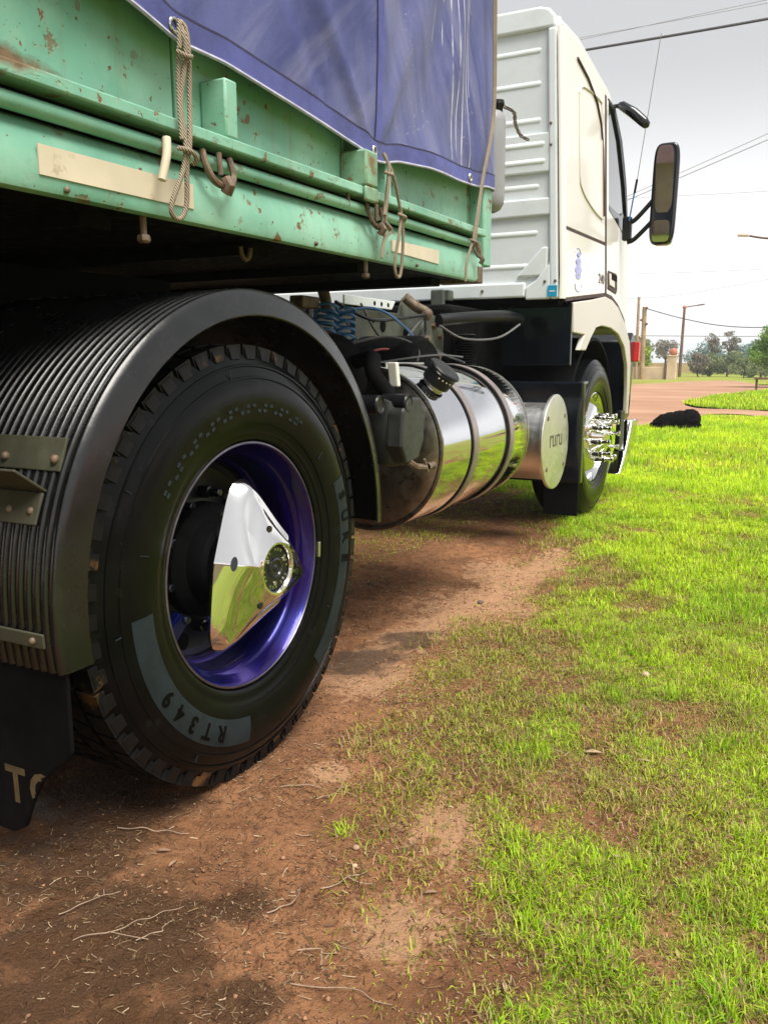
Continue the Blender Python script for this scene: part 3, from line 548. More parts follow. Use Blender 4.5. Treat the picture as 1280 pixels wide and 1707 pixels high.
# unseen box added to block light from behind, and bogie further back
tbox('added_shade_box', (-.62, -.04, -2.6, -.9, .72, 1.271), BLACK, .01)
for yb in (-3.6, -4.9, -6.2):
    for xb, sgn in ((-.16, 1), (-2.38, -1)):
        wq = MB().lathe([(-.12, .27), (-.02, .26), (.0, .20), (-.04, .10), (-.03, 0)], (xb, yb, .53), 'X', 32).build('wheel', BLACK, trailer); tq = MB().lathe([(.0, .28), (.02, .34), (.03, .42), (.0, .50), (-.05, .515), (-.25, .515), (-.30, .46), (-.30, .30)], (xb + (0 if sgn > 0 else .14), yb, .53), 'X', 40).build('tyre', TREAD, wq); tq.location = (0, 0, 0)
    MB().tube([(-.3, yb, .53), (-2.3, yb, .53)], .07, 10).build('axle', BLACK, trailer)
# grey canister on the front wall with its chained plug
can = MB().lathe([(1.615, 0), (1.617, .028), (1.628, .048), (1.65, .060), (1.68, .063), (1.96, .063), (1.985, .058), (2.0, .044), (2.008, .02), (2.009, 0)], (-.068, 3.40, -.026), 'Z', 28).build('water_canister', GREYTANK, trailer)
c = MB().lathe([(2.0, .02), (2.02, .022), (2.03, .028), (2.045, .026), (2.048, 0)], (-.045, 3.42, -.026), 'Z', 14).build('plug', BLACKP, can); c.location = (0, 0, 0)
ch = MB(); pc = smooth_path([(-.02, 3.43, 1.995), (.02, 3.43, 1.97), (.025, 3.435, 1.93), (.045, 3.44, 1.885), (.075, 3.445, 1.865)], 5)
for i in range(len(pc) - 1):
    a, b = pc[i], pc[i + 1]; m_ = (a + b) / 2; t = (b - a).normalized(); s_ = t.orthogonal() if i % 2 else t.cross(t.orthogonal()); ch.tube([m_ + (t * .009 * math.cos(q) + s_ * .005 * math.sin(q)) for q in np.linspace(0, 2 * PI, 9)], .0022, 5, False)
c = ch.build('chain', RUST, can); c.location = (0, 0, 0)

# ------------------------------------------------------------------ tarpaulin (lies on the trailer)
tarp = thing('tarpaulin', TRL_O, 'faded blue tarpaulin with pale drip stains covering the green trailer', 'tarpaulin', rot=(TILT, 0, 0))
EY = [-7, .3, 1.0, 1.28, 1.40, 1.55, 1.70, 1.95, 2.15, 2.215, 2.27, 2.36, 2.55, 2.8, 3.0, 3.10, 3.4]; EZ = [1.80, 1.74, 1.70, 1.652, 1.622, 1.625, 1.612, 1.592, 1.572, 1.558, 1.562, 1.582, 1.598, 1.606, 1.618, 1.634, 1.645]
EYs = np.arange(-7, 3.401, .01); EZs = np.interp(EYs, EY, EZ); ker = np.hanning(9); ker /= ker.sum(); EZs = np.convolve(np.pad(EZs, 4, 'edge'), ker, 'valid')
edge_z = lambda y: np.interp(y, EYs, EZs)
CY = 3.17; TOPZ = 3.35; RC = 0.05
def tarp_pt(u, z):
    """u runs along the side (Y) and then round the front corner into -X; z height"""
    y = np.minimum(u, CY); rem = np.maximum(u - CY, 0); a = np.minimum(rem / RC, PI / 2); rest = np.maximum(rem - RC * PI / 2, 0)
    h = z - edge_z(y)
    d = 0.014 * np.sin(3.1 * y + 1.0 * h + .6) * sst(0, .5, h) + 0.016 * (fbm(y * 1.0, z * 1.0, 2.2, 3, 50) - .5)
    # creases fanning out from the eyelets, and slanted pull folds
    for (ey, am, sl) in ((1.40, .011, -.9), (1.40, .008, .5), (2.215, .020, .55), (2.215, .016, -1.1), (2.92, .014, -.25), (2.215, .014, .14), (2.215, -.010, .33), (2.0, -.01, -.8)):
        q = (y - ey) - sl * h; wdt = .018 + .16 * np.clip(h, 0, 1.2); d = d + am * np.exp(-(q / wdt) ** 2) * sst(0, .12, h) * np.exp(-h * .6)
    d = d + .010 * np.sin(22 * (y - .42 * h)) * sst(2.25, 2.5, y) * sst(3.1, 2.8, y) * sst(.05, .4, h) + .004 * np.sin(17 * (y + .7 * h)) * sst(2.2, 1.6, y) * sst(.1, .6, h)
    d = d + 0.016 * np.exp(-((y - 2.62) / .22) ** 2) * np.exp(-(h / .10) ** 2)
    d = np.where(rem > 0, d * np.exp(-rem * 8), d)
    x = .034 + d - RC * (1 - np.cos(a)) - rest; yy = y + RC * np.sin(a)
    return np.stack([x, yy, z + 0 * y], -1)
def tarp_sheet(us, hs_, zfun, off=0.0):
    U, Hh = np.meshgrid(us, hs_); Z = zfun(U, Hh); P = tarp_pt(U, Z); P[..., 0] += off; P[..., 1] += np.where(U > CY + RC, off, 0)
    return P
def grid_mesh(P):
    n, m = P.shape[:2]; i = np.arange(n * m).reshape(n, m); return P.reshape(-1, 3), np.stack([i[:-1, :-1], i[:-1, 1:], i[1:, 1:], i[1:, :-1]], -1).reshape(-1, 4)
us = np.concatenate([np.linspace(-7, .5, 30, endpoint=False), np.linspace(.5, 3.1, 210, endpoint=False), np.linspace(3.1, 3.32, 26), np.linspace(3.4, 5.7, 12)])
hs_ = np.concatenate([np.linspace(0, .5, 46), np.linspace(.52, 1, 48)])
zf = lambda U, Hh: edge_z(np.minimum(U, CY)) * (1 - Hh) + TOPZ * Hh
P = tarp_sheet(us, hs_, zf); v, f = grid_mesh(P); m = MB(); m.add(v.tolist(), f.tolist())
m.add([(.034, -7, TOPZ), (.034, 3.2, TOPZ), (-2.58, 3.2, TOPZ), (-2.58, -7, TOPZ), (-2.58, -7, 1.7), (-2.58, 3.2, 1.7)], [(0, 1, 2, 3), (3, 2, 5, 4)])
m.build('tarp_sheet', TARP, tarp, 60)
uh = us[(us > .2) & (us < 4.5)]
def strip(h0, h1, off, name, mat, uu=uh, rows=3):
    P = tarp_sheet(uu, np.linspace(h0, h1, rows), lambda U, Hh: edge_z(np.minimum(U, CY)) + Hh, off); v, f = grid_mesh(P)
    return MB().add(v.tolist(), f.tolist()).build(name, mat, tarp, 60)
strip(.001, .048, .0022, 'hem', TARP_HEM)
strip(.0475, .0505, .0034, 'stitching', STITCH)
pe = tarp_pt(uh, edge_z(np.minimum(uh, CY))); MB().tube(pe.tolist(), .0042, 6).build('edge_cord', TARP_EDGE, tarp)
def vstrip(y0, w, off, name, mat, lean=0.0):
    hh = np.linspace(.05, 1.5, 60); uu = np.array([-w, 0, w]); U, Hh = np.meshgrid(uu, hh); Y = y0 + U + lean * Hh; Z = edge_z(Y) + Hh; Pp = tarp_pt(Y, Z); Pp[..., 0] += off; v, f = grid_mesh(Pp)
    return MB().add(v.tolist(), f.tolist()).build(name, mat, tarp, 60)
vstrip(2.205, .0016, .0034, 'stitching', STITCH); vstrip(2.222, .016, .0018, 'seam', TARP_HEM)
for y in (1.385, 2.205, 2.92):
    z = float(edge_z(y)) + .020; c0 = tarp_pt(np.array([y]), np.array([z]))[0]
    MB().tube([(c0[0] + .004, y + .010 * math.cos(a), z + .012 * math.sin(a)) for a in np.linspace(0, 2 * PI, 17)], .0035, 6, False).build('eyelet', BRUSHED, tarp)

# ------------------------------------------------------------------ tie ropes (top level, world coordinates)
def rope(paths, label, r=.0049):
    m = MB()
    for p in paths: m.tube(smooth_path(p, 6), r, 8)
    o = m.build('tie_rope', ROPE, None, 60); return tag(o, label, 'rope', 'tie ropes on the trailer side')
def coil(c, r, n, pitch, ax='Z', rr=.02):
    return [(c[0] + rr * math.cos(t), c[1] + rr * math.sin(t) * .9, c[2] + pitch * t / (2 * PI)) for t in np.linspace(0, 2 * PI * n, int(10 * n) + 1)]
rope([[(.060, 1.362, 1.645), (.070, 1.358, 1.625), (.070, 1.362, 1.59), (.064, 1.350, 1.50), (.070, 1.352, 1.43), (.068, 1.345, 1.38), (.060, 1.318, 1.315), (.058, 1.322, 1.292), (.060, 1.342, 1.290), (.064, 1.356, 1.32), (.070, 1.354, 1.39), (.074, 1.360, 1.43), (.068, 1.371, 1.50), (.068, 1.374, 1.60), (.062, 1.372, 1.645), (.05, 1.366, 1.655)],
      [(.066, 1.340, 1.592), (.078, 1.355, 1.585), (.078, 1.370, 1.588)], [(.064, 1.336, 1.418), (.082, 1.350, 1.414), (.080, 1.372, 1.405), (.066, 1.376, 1.396)], [(.068, 1.345, 1.435), (.060, 1.350, 1.53), (.062, 1.352, 1.59)],
      [(.062, 1.372, 1.64), (.065, 1.355, 1.645), (.064, 1.352, 1.60)]], 'brown rope hanging in a long loop beside the large cream strip')
tl = MB().tube(smooth_path([(.058, 1.312, 1.432), (.062, 1.306, 1.40), (.060, 1.292, 1.352)], 4), .0085, 8).build('rope_tail', REFLECT, None, 60); tag(tl, 'short pale cut rope end left of the hanging rope loop', 'rope')
rope([[(.066, 2.188, 1.585), (.078, 2.200, 1.55), (.078, 2.196, 1.50), (.074, 2.192, 1.44), (.070, 2.196, 1.40)], [(.066, 2.195, 1.585), (.080, 2.225, 1.53), (.078, 2.262, 1.47), (.076, 2.282, 1.43), (.074, 2.270, 1.37), (.066, 2.262, 1.30), (.064, 2.275, 1.266), (.064, 2.298, 1.264), (.068, 2.304, 1.30), (.074, 2.300, 1.37), (.078, 2.286, 1.425)],
      [(.072, 2.268, 1.436), (.088, 2.285, 1.428), (.076, 2.302, 1.420)], [(.070, 2.200, 1.40), (.068, 2.235, 1.385), (.062, 2.205, 1.36), (.060, 2.190, 1.305)], [(.070, 2.188, 1.535), (.084, 2.202, 1.530), (.080, 2.214, 1.536)], [(.072, 2.215, 1.55), (.070, 2.196, 1.46), (.072, 2.186, 1.42)]], 'knotted rope with a hanging loop beside the small cream strip')
rope([[(.052, 3.05, 2.9), (.054, 3.066, 2.28), (.058, 3.068, 1.90), (.064, 2.96, 1.66), (.064, 2.885, 1.45), (.062, 2.87, 1.42), (.058, 2.84, 1.36), (.056, 2.835, 1.295)], [(.056, 3.063, 2.9), (.058, 3.078, 2.28), (.060, 3.078, 1.90), (.062, 2.975, 1.66), (.066, 2.90, 1.45), (.060, 2.91, 1.42)], [(.058, 2.865, 1.44), (.076, 2.885, 1.432), (.066, 2.91, 1.428)]], 'double rope running down the front edge of the blue tarpaulin', .0046)

# ------------------------------------------------------------------ tractor truck
TRK_O = (-1.27, 3.6, 0.0)
truck = thing('tractor_truck', TRK_O, 'white tractor truck with chrome fuel tank and blue rear rim', 'truck')
def tk(m, name, mat, smooth=35, bevel=0.0, parent=truck, label=None, seg=2):
    o = m.build(name, mat, parent, smooth, bevel, seg)
    if parent is not truck: o.location = (0, 0, 0)
    if label: o['label'] = label
    return o
WC = Vector((0.0, 1.61, 0.53))
# --- rear wheel: rim with tyre, cover, nuts, lettering
rim = tk(MB().lathe([(-.012, .3005), (-.004, .3005), (.002, .298), (.003, .293), (-.003, .288), (-.014, .2855), (-.022, .279), (-.032, .2765), (-.040, .270), (-.052, .262), (-.085, .2585), (-.118, .256), (-.124, .250), (-.132, .247), (-.142, .245)], WC, 'X', 96), 'wheel', BLUERIM, 28, label='rear wheel with deep blue rim')
tk(MB().lathe([(-.142, .246), (-.152, .243), (-.163, .230), (-.167, .21), (-.160, .18), (-.152, .15), (-.150, .12), (-.150, 0)], WC, 'X', 72), 'wheel_disc', BLACKP, 28, parent=rim)
tk(MB().lathe([(-.010, .3012), (.0035, .2985), (.0048, .2945), (.001, .2925)], WC, 'X', 96), 'rim_lip', LIPM, 40, parent=rim)
tp = [(-.03, .298), (-.004, .3015), (.006, .304), (.010, .312), (.011, .319), (.0135, .3195), (.014, .324), (.0165, .333), (.0185, .338), (.0195, .342), (.0225, .3425), (.0235, .346), (.0265, .358), (.029, .375), (.0308, .390), (.031, .402), (.0305, .415), (.0285, .430), (.0245, .445), (.0238, .4465), (.0262, .4475), (.0254, .4510), (.0222, .4525), (.0165, .466), (.0125, .474), (.0150, .4750), (.0140, .4785), (.0108, .4800), (.003, .493), (-.003, .503), (-.009, .511), (-.03, .515), (-.14, .518), (-.25, .515), (-.276, .508), (-.29, .49), (-.305, .45), (-.31, .41), (-.305, .37), (-.29, .32), (-.26, .298)]
tyre = tk(MB().lathe(tp, WC, 'X', 128), 'tyre', RUBBER, 30, parent=rim, label='glossy black tyre with raised lettering')
tr = MB(); NB = 54
for k in range(NB):
    a0 = 2 * PI * k / NB
    for (x0, x1, r0, r1, sh, wf) in ((-.052, -.0020, .499, .5245, 0, .84), (-.112, -.062, .505, .526, .5, .78), (-.168, -.122, .505, .527, 0, .78), (-.228, -.178, .505, .526, .5, .78), (-.285, -.238, .499, .5245, 0, .80)):
        hw = wf * PI / NB; ac = a0 + sh * 2 * PI / NB; vv = []
        for (x, r) in ((x0, r0), (x1, r0), (x1 - (.012 if x1 > 0 else 0), r1), (x0 + (.012 if x0 < -.28 else 0), r1)):
            for s_ in (-1, 1):
                zz = ac + s_ * hw + (.018 if x == x1 else -.018) * (1 if sh else .3); vv.append((x, WC.y + r * math.cos(zz), WC.z + r * math.sin(zz)))
        tr.add(vv, [(0, 1, 3, 2), (2, 3, 5, 4), (4, 5, 7, 6), (6, 7, 1, 0), (0, 2, 4, 6), (1, 7, 5, 3)])
    # shoulder lug running down the sidewall edge
    aa = a0 + PI / NB * .2; vv = []
    for (x, r) in ((.0035, .490), (.0062, .492), (-.0005, .5185), (-.008, .5185)):
        for s_ in (-1, 1): zz = aa + s_ * PI / NB * .55; vv.append((x, WC.y + r * math.cos(zz), WC.z + r * math.sin(zz)))
    if True: tr.add(vv, [(0, 1, 3, 2), (2, 3, 5, 4), (4, 5, 7, 6), (6, 7, 1, 0), (0, 2, 4, 6), (1, 7, 5, 3)])
tk(tr, 'tread', TREAD, 0, parent=rim)
def sidewall_x(r): return float(np.interp(r, [.342, .358, .375, .390, .402, .415, .430, .445, .466], [.0235, .0265, .029, .0308, .031, .0305, .0285, .0245, .0165]))
def band(a0, a1, r0, r1, name='sidewall_band', n=40):
    m = MB(); rs = np.linspace(r0, r1, 6); v = []; f = []
    for i in range(n + 1):
        a = a0 + (a1 - a0) * i / n
        for r in rs: v.append((sidewall_x(r) + .0009, WC.y + r * math.cos(a), WC.z + r * math.sin(a)))
    for i in range(n):
        for j in range(5): f.append((i * 6 + j, i * 6 + j + 1, (i + 1) * 6 + j + 1, (i + 1) * 6 + j))
    return tk(m.add(v, f), name, BAND, 50, parent=rim)
def arc_text(txt, ac, r, size, step, flip=False):
    n = len(txt)
    for i, chh in enumerate(txt):
        m = MB(); v, f = text_mesh(chh, size, 0.0008, bold=.0012); a = ac - (i - (n - 1) / 2) * step
        up = Vector((0, math.cos(a), math.sin(a))); rt = Vector((0, math.sin(a), -math.cos(a)))
        c0 = Vector((0, WC.y, WC.z)) + up * r
        out = []
        for (x, y, z) in v:
            p = c0 + rt * x + up * y; rr = math.hypot(p.y - WC.y, p.z - WC.z); p.x = sidewall_x(rr) + .0018 + z; out.append(p)
        m.add(out, f); tk(m, 'sidewall_letter', LETTER, 0, parent=rim)
D = math.radians
band(D(183), D(262), .366, .428); band(D(-52), D(24), .384, .438)
arc_text('RT349', D(229), .397, .052, D(8.3)); arc_text('SURE', D(4), .411, .048, D(8.5))
fine = MB()
for a, r0, r1 in ((D(186), .432, .468), (D(238), .436, .470), (D(100), .43, .47), (D(40), .36, .385), (D(62), .37, .395), (D(-30), .36, .378), (D(150), .45, .475), (D(165), .385, .41)):
    u = Vector((0, math.cos(a), math.sin(a))); t = Vector((0, -math.sin(a), math.cos(a))); c0 = Vector((sidewall_x((r0 + r1) / 2) + .001, WC.y, WC.z)) + u * (r0 + r1) / 2; fine.obox(c0, (.0008, 0, 0), t * .0012, u * (r1 - r0) / 2)
for k in range(26):
    a = D(60 + k * 3.4); u = Vector((0, math.cos(a), math.sin(a))); t = Vector((0, -math.sin(a), math.cos(a)))
    for r in (.372, .385): 
        if (k * 7 + int(r * 1000)) % 3: fine.obox(Vector((sidewall_x(r) + .0008, WC.y, WC.z)) + u * r, (.0006, 0, 0), t * .006, u * .0035)
tk(fine, 'mould_marks', BAND, 0, parent=rim)['kind'] = 'stuff'
# hub, studs, cover
tk(MB().lathe([(-.150, .145), (-.120, .142), (-.112, .135), (-.10, .112), (-.06, .105), (-.05, .095), (-.048, 0)], WC, 'X', 48), 'hub', BLACK, 35, parent=rim)
for k in range(10):
    a = 2 * PI * (k + .3) / 10; cc = WC + Vector((0, .168 * math.cos(a), .168 * math.sin(a)))
    tk(MB().lathe([(-.155, .017), (-.128, .016), (-.126, .011), (-.098, .011), (-.096, .008), (-.095, 0)], cc, 'X', 6), 'wheel_nut', GLOSSBLK, 25, parent=rim)
for k in range(5):   # hand holes in the wheel disc
    a = 2 * PI * (k + .5) / 5; cc = WC + Vector((-.0, .212 * math.cos(a), .212 * math.sin(a))); tk(MB().lathe([(-.164, .024), (-.1615, .024), (-.1605, 0)], cc, 'X', 20), 'hand_hole', BLACK, 0, parent=rim)
hc = MB(); NO = 180; tips = [D(99), D(232), D(-17)]; tip_k = (.965, 1.02, .97)
def tri_r(a, tip, inr, k=90.0):
    """rounded triangle with cut-off tips: distance from the axis to the outline"""
    d = min(abs((a - t + PI) % (2 * PI) - PI) for t in tips)
    tip *= tip_k[min(range(3), key=lambda q: abs((a - tips[q] + PI) % (2 * PI) - PI))]; flat = tip / math.cos(d); ins = inr / max(math.cos(PI / 3 - d), .2)
    return -math.log(math.exp(-k * flat) + math.exp(-k * ins)) / k
def ring(fr, fx): return [(fx(2 * PI * i / NO), WC.y + fr(2 * PI * i / NO) * math.cos(2 * PI * i / NO), WC.z + fr(2 * PI * i / NO) * math.sin(2 * PI * i / NO)) for i in range(NO)]
def midness(a): return min(abs((a - t + PI) % (2 * PI) - PI) for t in tips) / (PI / 3)
front_r = lambda a: tri_r(a, .212, .104, 60.0) * (1 - .07 * midness(a) ** 2)
front_x = lambda a: .034 + .034 * midness(a) ** 1.3
base_r = lambda a: tri_r(a, .224, .138, 60.0); RB = ring(base_r, lambda a: .002); RB0 = ring(lambda a: base_r(a) * .95, lambda a: -.012)
def lerp_ring(A, B, t, lift=0): return [tuple(A[i][j] * (1 - t) + B[i][j] * t + (lift if j == 0 else 0) for j in range(3)) for i in range(NO)]
RF = ring(front_r, front_x); RF2 = ring(lambda a: front_r(a) - .006, lambda a: front_x(a) + .003); RF3 = ring(lambda a: front_r(a) - .014, lambda a: front_x(a) + .005)
def circ(r, x): return ring(lambda a: r, lambda a: x)
C1 = circ(.066, .083)
rings = [RB0, RB, lerp_ring(RB, RF, .12, .003), lerp_ring(RB, RF, .3, .0055), lerp_ring(RB, RF, .5, .0065), lerp_ring(RB, RF, .7, .0055), lerp_ring(RB, RF, .88, .003), RF, RF2, RF3, lerp_ring(RF3, C1, .35, .003), lerp_ring(RF3, C1, .7, .003), C1, circ(.063, .0855), circ(.058, .0845), circ(.0545, .078), circ(.054, .066)]
for A in rings: hc.v += [tuple(p) for p in A]
for q in range(len(rings) - 1):
    for i in range(NO): hc.f.append((q * NO + i, q * NO + (i + 1) % NO, (q + 1) * NO + (i + 1) % NO, (q + 1) * NO + i))
cover = tk(hc, 'hub_cover', CHROME, 34, parent=rim, label='chrome three pointed hub cover')
tk(MB().lathe([(.066, .054), (.074, .053), (.0765, .050), (.0755, .030), (.0755, .026), (.079, .0245), (.080, .021), (.0765, .018), (.0755, .010), (.078, .006), (.0785, 0)], WC, 'X', 48), 'hub_emblem', GLOSSBLK, 30, parent=rim)
for k in range(3):
    a = D(-95 + 120 * k); cc = WC + Vector((.0, .037 * math.cos(a), .037 * math.sin(a))); tk(MB().lathe([(.075, .0055), (.078, .0055), (.0785, .003), (.077, 0)], cc, 'X', 12), 'emblem_bolt', BRUSHED, 30, parent=rim)
em = MB()
for k in range(24):
    if k % 4 == 3: continue
    a = 2 * PI * k / 24; u = Vector((0, math.cos(a), math.sin(a))); t = Vector((0, -math.sin(a), math.cos(a))); em.obox(Vector((.0768, WC.y, WC.z)) + u * .0455, (.0006, 0, 0), t * .0022, u * .0032)
tk(em, 'emblem_marks', BRUSHED, 0, parent=rim)['kind'] = 'stuff'
for a in tips:
    r = .098; rf, xf = front_r(a) - .014, front_x(a) + .005; xs_ = xf + (.083 - xf) * (rf - r) / (rf - .066) + .0035
    tk(MB().lathe([(xs_ - .010, .0085), (xs_ + .001, .0085), (xs_ + .0012, .0)], WC + Vector((0, r * math.cos(a), r * math.sin(a))), 'X', 16), 'cover_hole', GLOSSBLK, 0, parent=rim)  # black discs stand for the dark holes in the cover face
a = D(165); rb, rf = base_r(a), front_r(a); pw = WC + Vector(((.002 + front_x(a)) / 2 + .0055, (rb + rf) / 2 * math.cos(a), (rb + rf) / 2 * math.sin(a)))
wd = Vector((front_x(a) - .002, (rf - rb) * math.cos(a), (rf - rb) * math.sin(a))).normalized(); tg = Vector((0, -math.sin(a), math.cos(a))); nn = wd.cross(tg).normalized()
if nn.dot(Vector((1, -.5, 0))) < 0: nn = -nn
tk(MB().prism([(math.cos(t), math.sin(t)) for t in np.linspace(0, 2 * PI, 20, endpoint=False)], lambda u, v: pw + wd * .008 * u + tg * .017 * v - nn * .004, lambda u, v: pw + wd * .008 * u + tg * .017 * v + nn * .0018), 'cover_slot', GLOSSBLK, 0, parent=rim)
# side-wall bolt hole in the cover, rim balance weight, blue valve bracket
tk(MB().obox((.008, WC.y + .3055 * math.cos(D(-4)), WC.z + .3055 * math.sin(D(-4))), (.0045, 0, 0), Vector((0, math.cos(D(-4)), math.sin(D(-4)))) * .005, Vector((0, -math.sin(D(-4)), math.cos(D(-4)))) * .021), 'balance_weight', BRUSHED, 0, .0015, parent=rim)
tk(MB().obox((-.115, 1.455, .385), (.012, 0, 0), (0, .035, .03), (0, -.014, .016)), 'valve_bracket', BLUERIM, 0, .004, parent=rim)
# inner dual wheel
inner = tk(MB().lathe([(-.36, .30), (-.40, .27), (-.55, .26), (-.64, .30)], WC, 'X', 48), 'wheel', BLACK, 35, label='inner dual wheel hidden behind the outer one')
tk(MB().lathe([(x - .335, r) for x, r in tp], WC, 'X', 64), 'tyre', TREAD, 30, parent=inner)
tk(MB().tube([(-.55, 1.61, .53), (-2.0, 1.61, .53)], .11, 16), 'axle', BLACK)
farw = tk(MB().lathe([(-.64, .30), (-.30, .27), (-.02, .29)], (-1.92, 1.61, .53), 'X', 32), 'wheel', BLACK, 35, label='far side dual wheel'); tk(MB().lathe([(.03, .30), (.06, .42), (.03, .51), (-.62, .51), (-.66, .42), (-.63, .30)], (-1.92, 1.61, .53), 'X', 48), 'tyre', TREAD, 35, parent=farw)
tk(MB().lathe([(-2.62, .62), (-1.92, .62)], (0, 1.632, .552), 'X', 48, 0, PI), 'mudguard', BLACK, 35); tk(MB().lathe([(2.7, 0), (2.7, .30), (3.9, .30), (3.9, 0)], (-2.25, 0, .70), 'Y', 40), 'fuel_tank', BLACK, 35, label='far side tank')
farf = tk(MB().lathe([(-.30, .28), (-.02, .26), (0, 0)], (-2.12, 5.65, .525), 'X', 32), 'wheel', BLACK, 35, label='far side front wheel'); tk(MB().lathe([(.0, .29), (.02, .42), (-.02, .515), (-.28, .515), (-.31, .42), (-.29, .29)], (-2.12, 5.65, .525), 'X', 48), 'tyre', TREAD, 35, parent=farf)
# --- rear mudguard
MC = Vector((0, 1.632, .552)); RM = .62; prof = []
nr = 30; x0, x1 = .024, -.62
for k in range(nr * 9 + 1):
    t = k / (nr * 9); ph = (k % 9) / 9; prof.append((x0 + (x1 - x0) * t, RM + .0075 * (math.sqrt(max(0, 1 - ((ph - .39) / .39) ** 2)) if ph < .78 else 0)))
prof = [(.041, .566), (.0435, .569), (.0420, .576), (.034, .600), (.030, .612), (.027, .619), (.0235, .6225)] + prof[1:] + [(x1, .60), (x1 + .004, .60)] + [(x1 + .004 + .05 * 0, .614), (.02, .606), (.028, .60), (.0375, .566), (.041, .566)]
ms = MB(); na = 90; A0, A1 = D(-1.5), D(189); v = []
for i in range(na + 1):
    a = A0 + (A1 - A0) * i / na
    for (x, r) in prof: v.append((x, MC.y + r * math.cos(a), MC.z + r * math.sin(a)))
n_ = len(prof); ms.add(v, [(i * n_ + j, i * n_ + j + 1, (i + 1) * n_ + j + 1, (i + 1) * n_ + j) for i in range(na) for j in range(n_ - 1)])
guard = tk(ms, 'mudguard', GUARD, 50, label='black ribbed half round mudguard over the rear wheel')
# brackets bolted on the back of the guard
def on_guard(x, a, off=0.0): return Vector((x, MC.y + (RM + .006 + off) * math.cos(a), MC.z + (RM + .006 + off) * math.sin(a)))
a = D(158); nrm = Vector((0, math.cos(a), math.sin(a))); tg = Vector((0, -math.sin(a), math.cos(a)))
br = MB().obox(on_guard(-.17, D(152), .004), (.165, 0, 0), nrm * .003, tg * .032); br.obox(on_guard(-.19, D(157.6), .040) , (.165, 0, 0), (nrm * .9 - tg * .2).normalized() * .040, (tg * .9 + nrm * .2) * .003); br.obox(on_guard(-.19, D(161.5), .008), (.165, 0, 0), nrm * .003, tg * .03)
b1 = tk(br, 'guard_bracket', KHAKI, 0, .002, parent=guard, label='khaki angle bracket on the mudguard')
for (x, aa) in ((-.02, D(153)), (-.15, D(153)), (-.045, D(162)), (-.10, D(162))):
    p = on_guard(x, aa, .008); tk(MB().sphere(p, .009, 10, 6), 'bracket_bolt', RUST, parent=guard)
a = D(184); nrm = Vector((0, math.cos(a), math.sin(a))); tg = Vector((0, -math.sin(a), math.cos(a)))
tk(MB().obox(on_guard(-.17, D(183.2), .004), (.165, 0, 0), nrm * .003, tg * .014), 'clamp_strip', KHAKI, 0, .002, parent=guard)
for x in (-.03, -.14): tk(MB().sphere(on_guard(x, D(183.2), .008), .007, 10, 6), 'bracket_bolt', RUST, parent=guard)
# hanging mud flap, its lower outer corner cut in a curve
yf = MC.y - .612; fl = [(.024, .50), (.020, .30), (.004, .278), (-.03, .255), (-.07, .215), (-.10, .165), (-.125, .11), (-.16, .09), (-.60, .09), (-.60, .50)]
flap = tk(MB().prism(fl, lambda x, z: (x, yf + .02 * (.5 - z), z), lambda x, z: (x, yf + .009 + .02 * (.5 - z), z)), 'mud_flap', BLACK, 0, .002, label='black rubber mud flap with gold letters')
cut_x = [p_[0] for p_ in fl[1:7]][::-1]; cut_z = [p_[1] for p_ in fl[1:7]][::-1]
for chh, xc in (('T', -.140), ('O', -.066)):
    v, f = text_mesh(chh, .105, 0.0, bold=.003); bm = bmesh.new(); vv = [bm.verts.new((xc + x * .85, 0, .194 + y)) for x, y, z in v]
    for q in f:
        try: bm.faces.new([vv[i] for i in q])
        except ValueError: pass
    bmesh.ops.subdivide_edges(bm, edges=bm.edges, cuts=2); bmesh.ops.triangulate(bm, faces=bm.faces)
    for fc_ in [q for q in bm.faces if q.calc_center_median().z < np.interp(q.calc_center_median().x, cut_x, cut_z) + .004]: bm.faces.remove(fc_)
    pts = [(p_.co.x, yf - .0012 + .02 * (.5 - p_.co.z), p_.co.z) for p_ in bm.verts]; bm.verts.index_update(); fcs = [tuple(q.index for q in fc_.verts) for fc_ in bm.faces]; bm.free()
    tk(MB().add(pts, fcs), 'flap_letter', GOLD, 0, parent=flap)
# --- fuel tank with straps and cap
TX, TZ, TR_, Y0, Y1 = -.27, .70, .302, 2.71, 3.69
tank = tk(MB().lathe([(Y0 + .012, TR_ - .004), (Y0 + .022, TR_), (Y1 - .022, TR_), (Y1 - .012, TR_ - .004)], (TX, 0, TZ), 'Y', 96), 'fuel_tank', POLISHED, 50, label='polished cylindrical fuel tank')
tk(MB().lathe([(Y0 + .012, TR_ - .001), (Y0 - .002, TR_ + .001), (Y0 - .004, TR_ - .008), (Y0 + .006, TR_ - .018), (Y0 - .012, TR_ * .75), (Y0 - .028, TR_ * .35), (Y0 - .030, 0)], (TX, 0, TZ), 'Y', 96), 'tank_end', TANKEND, 40, parent=tank)
tk(MB().lathe([(Y1 - .012, TR_ - .001), (Y1 + .002, TR_ + .001), (Y1 + .004, TR_ - .012), (Y1 + .025, TR_ * .5), (Y1 + .03, 0)], (TX, 0, TZ), 'Y', 96), 'tank_end', TANKEND, 40, parent=tank)
for y in (3.02, 3.44):
    tk(MB().lathe([(y - .034, TR_ + .001), (y - .034, TR_ + .0045), (y + .034, TR_ + .0045), (y + .034, TR_ + .001)], (TX, 0, TZ), 'Y', 96), 'tank_strap_pad', BLACKP, 30, parent=tank)
    tk(MB().lathe([(y - .026, TR_ + .005), (y - .026, TR_ + .0085), (y - .022, TR_ + .0095), (y + .022, TR_ + .0095), (y + .026, TR_ + .0085), (y + .026, TR_ + .005)], (TX, 0, TZ), 'Y', 96), 'tank_strap', STRAP, 30, parent=tank)
